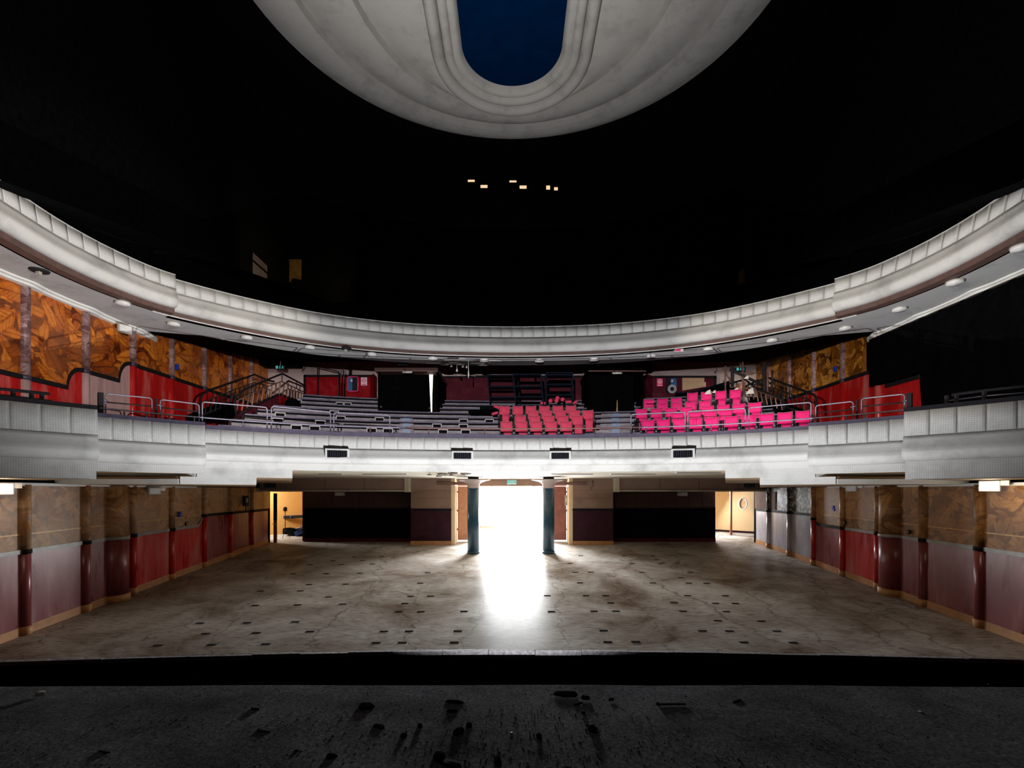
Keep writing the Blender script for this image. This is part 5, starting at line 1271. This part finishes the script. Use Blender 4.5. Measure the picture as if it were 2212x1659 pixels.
for (px, py, s_, lab) in ((1530, 847, .13, 'white scrap behind the rear magenta seats, left one'), (1543, 846, .08, 'white scrap behind the rear magenta seats, right one'), (1590, 843, .14, 'white paper scrap at the foot of the leaning boards'), (1621, 845, .16, 'tall white scrap by the right stair balustrade'), (1613, 815, .09, 'white rag hanging on the scaffold')):
    t = thing('paper_scrap', P(px, py, 17.2), lab, 'paper', 'white scraps in the circle'); MB().prism([(-s_, 0, -s_*.6), (s_*.8, 0, -s_*.5), (s_*.5, 0, s_*.7), (-s_*.3, 0, s_*.35)], (0, .02, 0)).build('sheet', 'paper_white', t); MB().prism([(-s_*.4, -.015, -s_*.3), (s_*.5, -.015, -s_*.3), (s_*.2, -.015, s_*.3)], (0, .01, 0)).build('fold', 'paper_white', t)
for (px, py, Y, lab) in ((658, 797, 21.7, 'red wire curling from the left pink wall'), (1547, 800, 21.7, 'red wire hanging from the right pink wall'), (1280, 1050, 21.38, 'brown wire curling on the right tan pier')):
    t = thing('loose_wire', P(px, py, Y), lab, 'wire'); MB().tube([(0, 0, .2), (.02, -.03, .08), (.01, -.06, 0), (-.09, -.05, -.08), (-.03, -.04, -.16)], .014, 6).build('wire', 'rust_tube', t); MB().lathe([(.02, .19), (.02, .23)], n=8).build('clip', 'iron', t)

# black drape over the right mural
t = thing('black_drape', (10.44, 11.0, ZC+3.0), 'black drape covering the right circle wall', 'drape'); m = MB(); n = 60
ys = [7.4+(14.73-7.4)*i/n for i in range(n+1)]
for i, y in enumerate(ys):
    x = -.10-.025*math.sin(i*1.3); zb = .02 if y > 12.78 else -1.9; m.v += [(x, y-11.0, zb), (x, y-11.0, 1.38)]
for i in range(n): m.face((2*i, 2*i+2, 2*i+3, 2*i+1), None, True)
m.build('cloth', 'black_cloth', t); MB().tube([(-.1, -3.6, 1.38), (-.1, 3.73, 1.38)], .02, 6).build('curtain_pole', 'iron', t)

# ================================================================== left exit: lamp stand, shelf board, junk
t = thing('lamp_stand', P(616, 1163, 23.2), 'thin black tripod stand with lamp head in the left exit', 'stand'); H = 68*23.2/F
MB().tube([(0, 0, .35), (0, 0, H*.88)], .018, 6).build('pole', 'iron', t)
for th in (0.4, 2.5, 4.6): MB().tube([(0, 0, .42), (.22*math.cos(th), .22*math.sin(th), 0)], .012, 6).build('leg', 'iron', t)
MB().lathe([(.03, H*.86), (.085, H*.89), (.085, H*.97), (.05, H*1.0)], n=12).build('lamp_head', 'iron', t); MB().tube([(.1*math.cos(a), 0, H*.9+.1*math.sin(a)) for a in [math.pi*1.0+math.pi*i/8 for i in range(9)]], .008, 6).build('yoke', 'iron', t)
a = P(600, 1122, 24.2); t = thing('shelf_board', (-10.25, 24.4, ZC-1.22), 'black board fixed across the yellow corridor wall', 'board')
MB().prism([(-.6, -.22, -.07), (.75, .0, -.02), (.75, .0, .12), (-.6, -.22, .07)], (0, .08, 0)).build('board', 'iron', t); MB().box(-.3, -.24, -.2, -.14, -.02, .05).build('bracket', 'metal_chrome', t)
base = Vector((-9.75, 23.7, floor_z(23.7)+.02))
for i, (dx, dy, w_, h_, tilt, mt, lab) in enumerate(((-.35, .1, .55, .14, .1, 'rubble_dark', 'dark bundle at the bottom of the junk pile in the left exit'), (.15, .0, .42, .10, -.45, 'tarp_blue', 'blue folded tarpaulin on the junk pile in the left exit'), (-.05, .2, .38, .05, -.3, 'wood_tan', 'tan plank on the junk pile in the left exit'), (.12, .3, .40, .05, -.38, 'wood_brown', 'brown plank behind the junk pile in the left exit'))):
    t = thing('junk_piece', base+Vector((dx, dy*.9, .02+.13*i)), lab, 'junk', 'junk pile in the left exit'); M_ = Matrix.Rotation(tilt, 4, 'Y'); MB().bbox(-w_, w_, -.2, .2, 0, h_*2, .02, M_).build('body', mt, t); MB().bbox(-w_*.7, w_*.5, -.22, .1, h_*2, h_*2+.03, .01, M_).build('flap', mt, t)
# round mirror in the right corridor
p = P(1605, 1088, 24.3); t = thing('oval_mirror', p+Vector((0, -.0, 0)), 'white framed oval window in the cream right corridor', 'window', None, -.4)
MB().tube([(.17*math.cos(2*math.pi*i/28), 0, .27*math.sin(2*math.pi*i/28)) for i in range(28)], .028, 8, True).build('frame', 'frame_white', t)
m = MB(); m.v += [(.17*math.cos(2*math.pi*i/28), .01, .27*math.sin(2*math.pi*i/28)) for i in range(28)]; m.face(range(28)); m.build('pane', 'wood_tan', t)

# ================================================================== upper balcony: projection ports, lit corner
for i, (xa, xb, ya, yb) in enumerate(((1010.5, 1025.5, 387.5, 393), (1038, 1053, 398.8, 406), (1100.5, 1115.5, 389, 394), (1122.5, 1137.5, 400, 407.7), (1180, 1188.3, 400, 409.6), (1197, 1205, 403.6, 411.2))):
    a = P(xa, yb, 24.0); b = P(xb, ya, 24.0); W = (b.x-a.x)/2; H = (b.z-a.z)/2
    t = thing('projection_port', ((a.x+b.x)/2, 24.0, (a.z+b.z)/2), 'small lit projection port, %s from the left in the black rear wall' % ORD[i], 'window', 'lit projection ports')
    MB().box(-W, W, .03, .10, -H, H).build('glass', 'port_glow', t); fr = MB()
    fr.box(-W-.05, -W, 0, .1, -H-.05, H+.05); fr.box(W, W+.05, 0, .1, -H-.05, H+.05); fr.box(-W, W, 0, .1, H, H+.05); fr.box(-W, W, 0, .1, -H-.05, -H); fr.build('frame', 'unlit_black', t)
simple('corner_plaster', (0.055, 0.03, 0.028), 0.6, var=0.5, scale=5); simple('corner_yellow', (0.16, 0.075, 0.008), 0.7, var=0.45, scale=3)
X = -10.40
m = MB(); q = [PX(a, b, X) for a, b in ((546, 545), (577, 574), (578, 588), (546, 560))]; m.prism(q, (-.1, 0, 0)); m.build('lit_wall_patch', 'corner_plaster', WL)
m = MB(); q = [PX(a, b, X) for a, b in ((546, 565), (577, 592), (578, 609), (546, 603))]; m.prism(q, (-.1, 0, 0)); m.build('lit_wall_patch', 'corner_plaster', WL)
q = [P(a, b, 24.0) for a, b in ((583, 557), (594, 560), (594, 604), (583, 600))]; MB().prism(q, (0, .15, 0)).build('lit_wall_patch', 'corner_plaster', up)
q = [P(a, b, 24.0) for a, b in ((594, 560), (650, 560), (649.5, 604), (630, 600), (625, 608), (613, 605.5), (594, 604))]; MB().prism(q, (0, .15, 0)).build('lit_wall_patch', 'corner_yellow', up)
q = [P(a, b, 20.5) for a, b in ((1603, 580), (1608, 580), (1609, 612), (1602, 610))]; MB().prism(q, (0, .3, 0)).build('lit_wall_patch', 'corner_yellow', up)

# ================================================================== rubble on the stage
def chunk(px, py, w_, d_, h_, rot, mat, label, name='rubble_block'):
    p = PZ(px, py, -1.6); t = thing(name, (p.x, p.y, STZ), label, 'rubble', 'rubble on the stage floor', rot)
    rr = random.Random(int(px*7+py)); n = 7; m = MB(); k = []
    ring_ = [(w_*math.cos(2*math.pi*i/n)*rr.uniform(.7, 1.1), d_*math.sin(2*math.pi*i/n)*rr.uniform(.7, 1.1)) for i in range(n)]
    m.v += [(x, y, -.004) for x, y in ring_] + [(x*.8, y*.8, h_*rr.uniform(.75, 1.1)) for x, y in ring_] + [(0, 0, h_*1.1)]
    for i in range(n):
        j = (i+1) % n; m.face((i, j, n+j, n+i)); m.face((n+i, n+j, 2*n))
    m.face(range(n)[::-1]); m.build('chunk', mat, t)
    m = MB().bbox(-w_*.3, w_*.4, -d_*.5, -d_*.2, h_*.2, h_*.9, min(h_, w_)*.08); m.build('chip', mat, t)
D = [(790, 1527, .075, .06, .03, 'rubble_dark', 'flat black clod left of centre near the pit'), (980, 1516, .09, .025, .02, 'rubble_dark', 'long thin black chip near the pit edge'), (975, 1537, .05, .03, .02, 'rubble_dark', 'small black chip below the long thin chip'), (820, 1570, .06, .03, .02, 'rubble_dark', 'black sliver below the flat black clod'), (990, 1583, .035, .05, .05, 'rubble_dark', 'square black block in the middle of the stage'), (1013, 1568, .02, .03, .04, 'rubble_dark', 'small upright block beside the square block'), (1281, 1578, .035, .045, .05, 'rubble_dark', 'black block to the right of centre'), (1165, 1593, .02, .035, .04, 'rubble_dark', 'narrow black block right of centre'), (908, 1570, .02, .03, .04, 'rubble_dark', 'narrow block left of the square block'), (873, 1590, .025, .03, .035, 'rubble_dark', 'small tilted block left of the square block'), (950, 1638, .04, .06, .06, 'rubble_dark', 'large black block at the bottom edge'), (1076, 1648, .025, .05, .05, 'rubble_dark', 'tall narrow block at the bottom edge'), (972, 1650, .075, .045, .03, 'rubble_pale', 'pale tilted flake of plaster at the bottom edge'), (571, 1579, .07, .02, .015, 'rubble_pale', 'pale splinter on the left of the stage'), (228, 1624, .06, .02, .015, 'rubble_pale', 'pale chip on the far left of the stage'), (641, 1621, .02, .015, .015, 'rubble_pale', 'small pink pale pebble on the left'), (90, 1500, .05, .03, .04, 'paper_white', 'crumpled white scrap at the far left by the pit'), (552, 1531, .05, .015, .02, 'rubble_pale', 'short pale stick left of the flat clod'), (1225, 1499, .12, .06, .025, 'rubble_dark', 'wide dark mound right of centre by the pit'), (1265, 1508, .04, .03, .03, 'rubble_dark', 'dark lump right of the wide mound'), (1250, 1520, .05, .012, .02, 'rubble_pale', 'pale splinter below the wide mound'), (1260, 1540, .015, .02, .03, 'rubble_pale', 'tiny upright stub right of centre'), (1105, 1584, .012, .01, .012, 'paper_white', 'tiny bluish white glass bead near centre'), (714, 1635, .04, .03, .03, 'rubble_dark', 'dark clod low on the left'), (1320, 1511, .03, .02, .015, 'rubble_dark', 'dark flake right of the dark lump'), (1228, 1660, .03, .03, .02, 'rubble_pale', 'pale chip at the very bottom right of centre'), (1590, 1514, .06, .02, .012, 'rubble_pale', 'low pale flake far to the right'), (1987, 1539, .02, .015, .015, 'paper_white', 'tiny white chip at the far right')]
for i, (px, py, w_, d_, h_, mt, lab) in enumerate(D): chunk(px, py, w_, d_, h_*.5, R.uniform(-.6, .6), mt, lab)
p = PZ(1450, 1523, -1.6); t = thing('wood_batten', (p.x, p.y, STZ), 'thin straight batten lying right of centre on the stage', 'batten', None, .03)
MB().bbox(-.11, .11, -.008, .008, 0, .014, .003).build('batten', 'rubble_pale', t); MB().box(-.11, -.09, -.01, .01, .0, .016).build('split_end', 'rubble_dark', t)
# countless grit
m = MB(); rr = random.Random(99)
for i in range(2600):
    py = 1477+(1665-1477)*rr.random()**.8; px = rr.uniform(-60, 2270); p = PZ(px, py, -1.6); s_ = rr.uniform(.002, .007)*(1.5 if rr.random() < .06 else 1)
    th = rr.uniform(0, 6.28); c_, n_ = math.cos(th)*s_, math.sin(th)*s_; k = len(m.v)
    m.v += [(p.x+c_, p.y+n_, STZ-.002), (p.x-n_, p.y+c_*1.4, STZ-.002), (p.x-c_, p.y-n_, STZ-.002), (p.x, p.y, STZ+s_*1.1)]
    m.face((k, k+1, k+3)); m.face((k+1, k+2, k+3)); m.face((k+2, k, k+3))
m.build('stage_grit', 'rubble_pale', None, label='fine pale grit scattered over the dark stage floor', cat='grit', kind='stuff')

t = thing('added_pit_lamp', (0.1, 7.0, ZC-4.0), 'lamp added on the orchestra pit floor to light the balcony fronts', 'lamp')  # unseen lamp added to light balcony fronts and ceiling from below
m = MB(); n = 24
for (r, z) in ((.30, -.05), (.30, .11)):
    for j in range(n): m.v.append((r*math.cos(2*math.pi*j/n), r*math.sin(2*math.pi*j/n), z))
for j in range(n): m.face((j, (j+1) % n, n+(j+1) % n, n+j), None, True)
m.build('light_baffle', 'iron', t); MB().lathe([(.31, -.08), (.31, -.05)], n=24).build('back_plate', 'iron', t); MB().lathe([(.04, -.74), (.04, -.08)], n=10).build('stand', 'iron', t)  # rim added to keep the light off the pit face

t = thing('added_flood_lamp', (-.8, -2.0, ZC+1.6), 'black flood lamp added at the back of the stage, with light-cutting flaps', 'lamp')  # unseen lamp added to light the seats and rear wall
MB().bbox(-.2, .2, -.35, -.06, -.16, .16, .02).build('housing', 'iron', t); MB().box(-1.6, 1.6, .5, .51, -.8, -.004).build('lower_light_cut', 'black_cloth', t); MB().box(-1.6, 1.6, .5, .51, .076, .9).build('upper_light_cut', 'black_cloth', t)  # flaps added to cut the flood to a band over the seats
MB().lathe([(.03, -3.2), (.03, -.16)], (0, -.2, 0), 10).build('stand', 'iron', t)  # stand of the added flood lamp

for (x, tx, ty, lab) in ((6.0, -10.4, 12.6, 'black spot with light-cutting flap added at the right back of the stage'), (-6.0, 10.4, 15.4, 'black spot with light-cutting flap added at the left back of the stage')):
    zl = 1.6 if x > 0 else 2.2  # unseen spots added to light the side murals
    t = thing('added_spot_lamp', (x, -2.0, ZC+zl), lab, 'lamp', None, math.atan2(ty+2.0, tx-x)-math.pi/2)
    MB().lathe([(.12, -.5), (.12, -.06)], n=16).build('barrel', 'iron', t, None, (-math.pi/2, 0, 0)); MB().box(-.8, .8, .6, .61, -.6, .006 if x > 0 else -.02).build('lower_light_cut', 'black_cloth', t)  # flap added to keep the spot off the balcony front
    MB().lathe([(.03, -zl-1.6), (.03, -.12)], (0, -.3, 0), 10).build('stand', 'iron', t)  # stand of the added spot
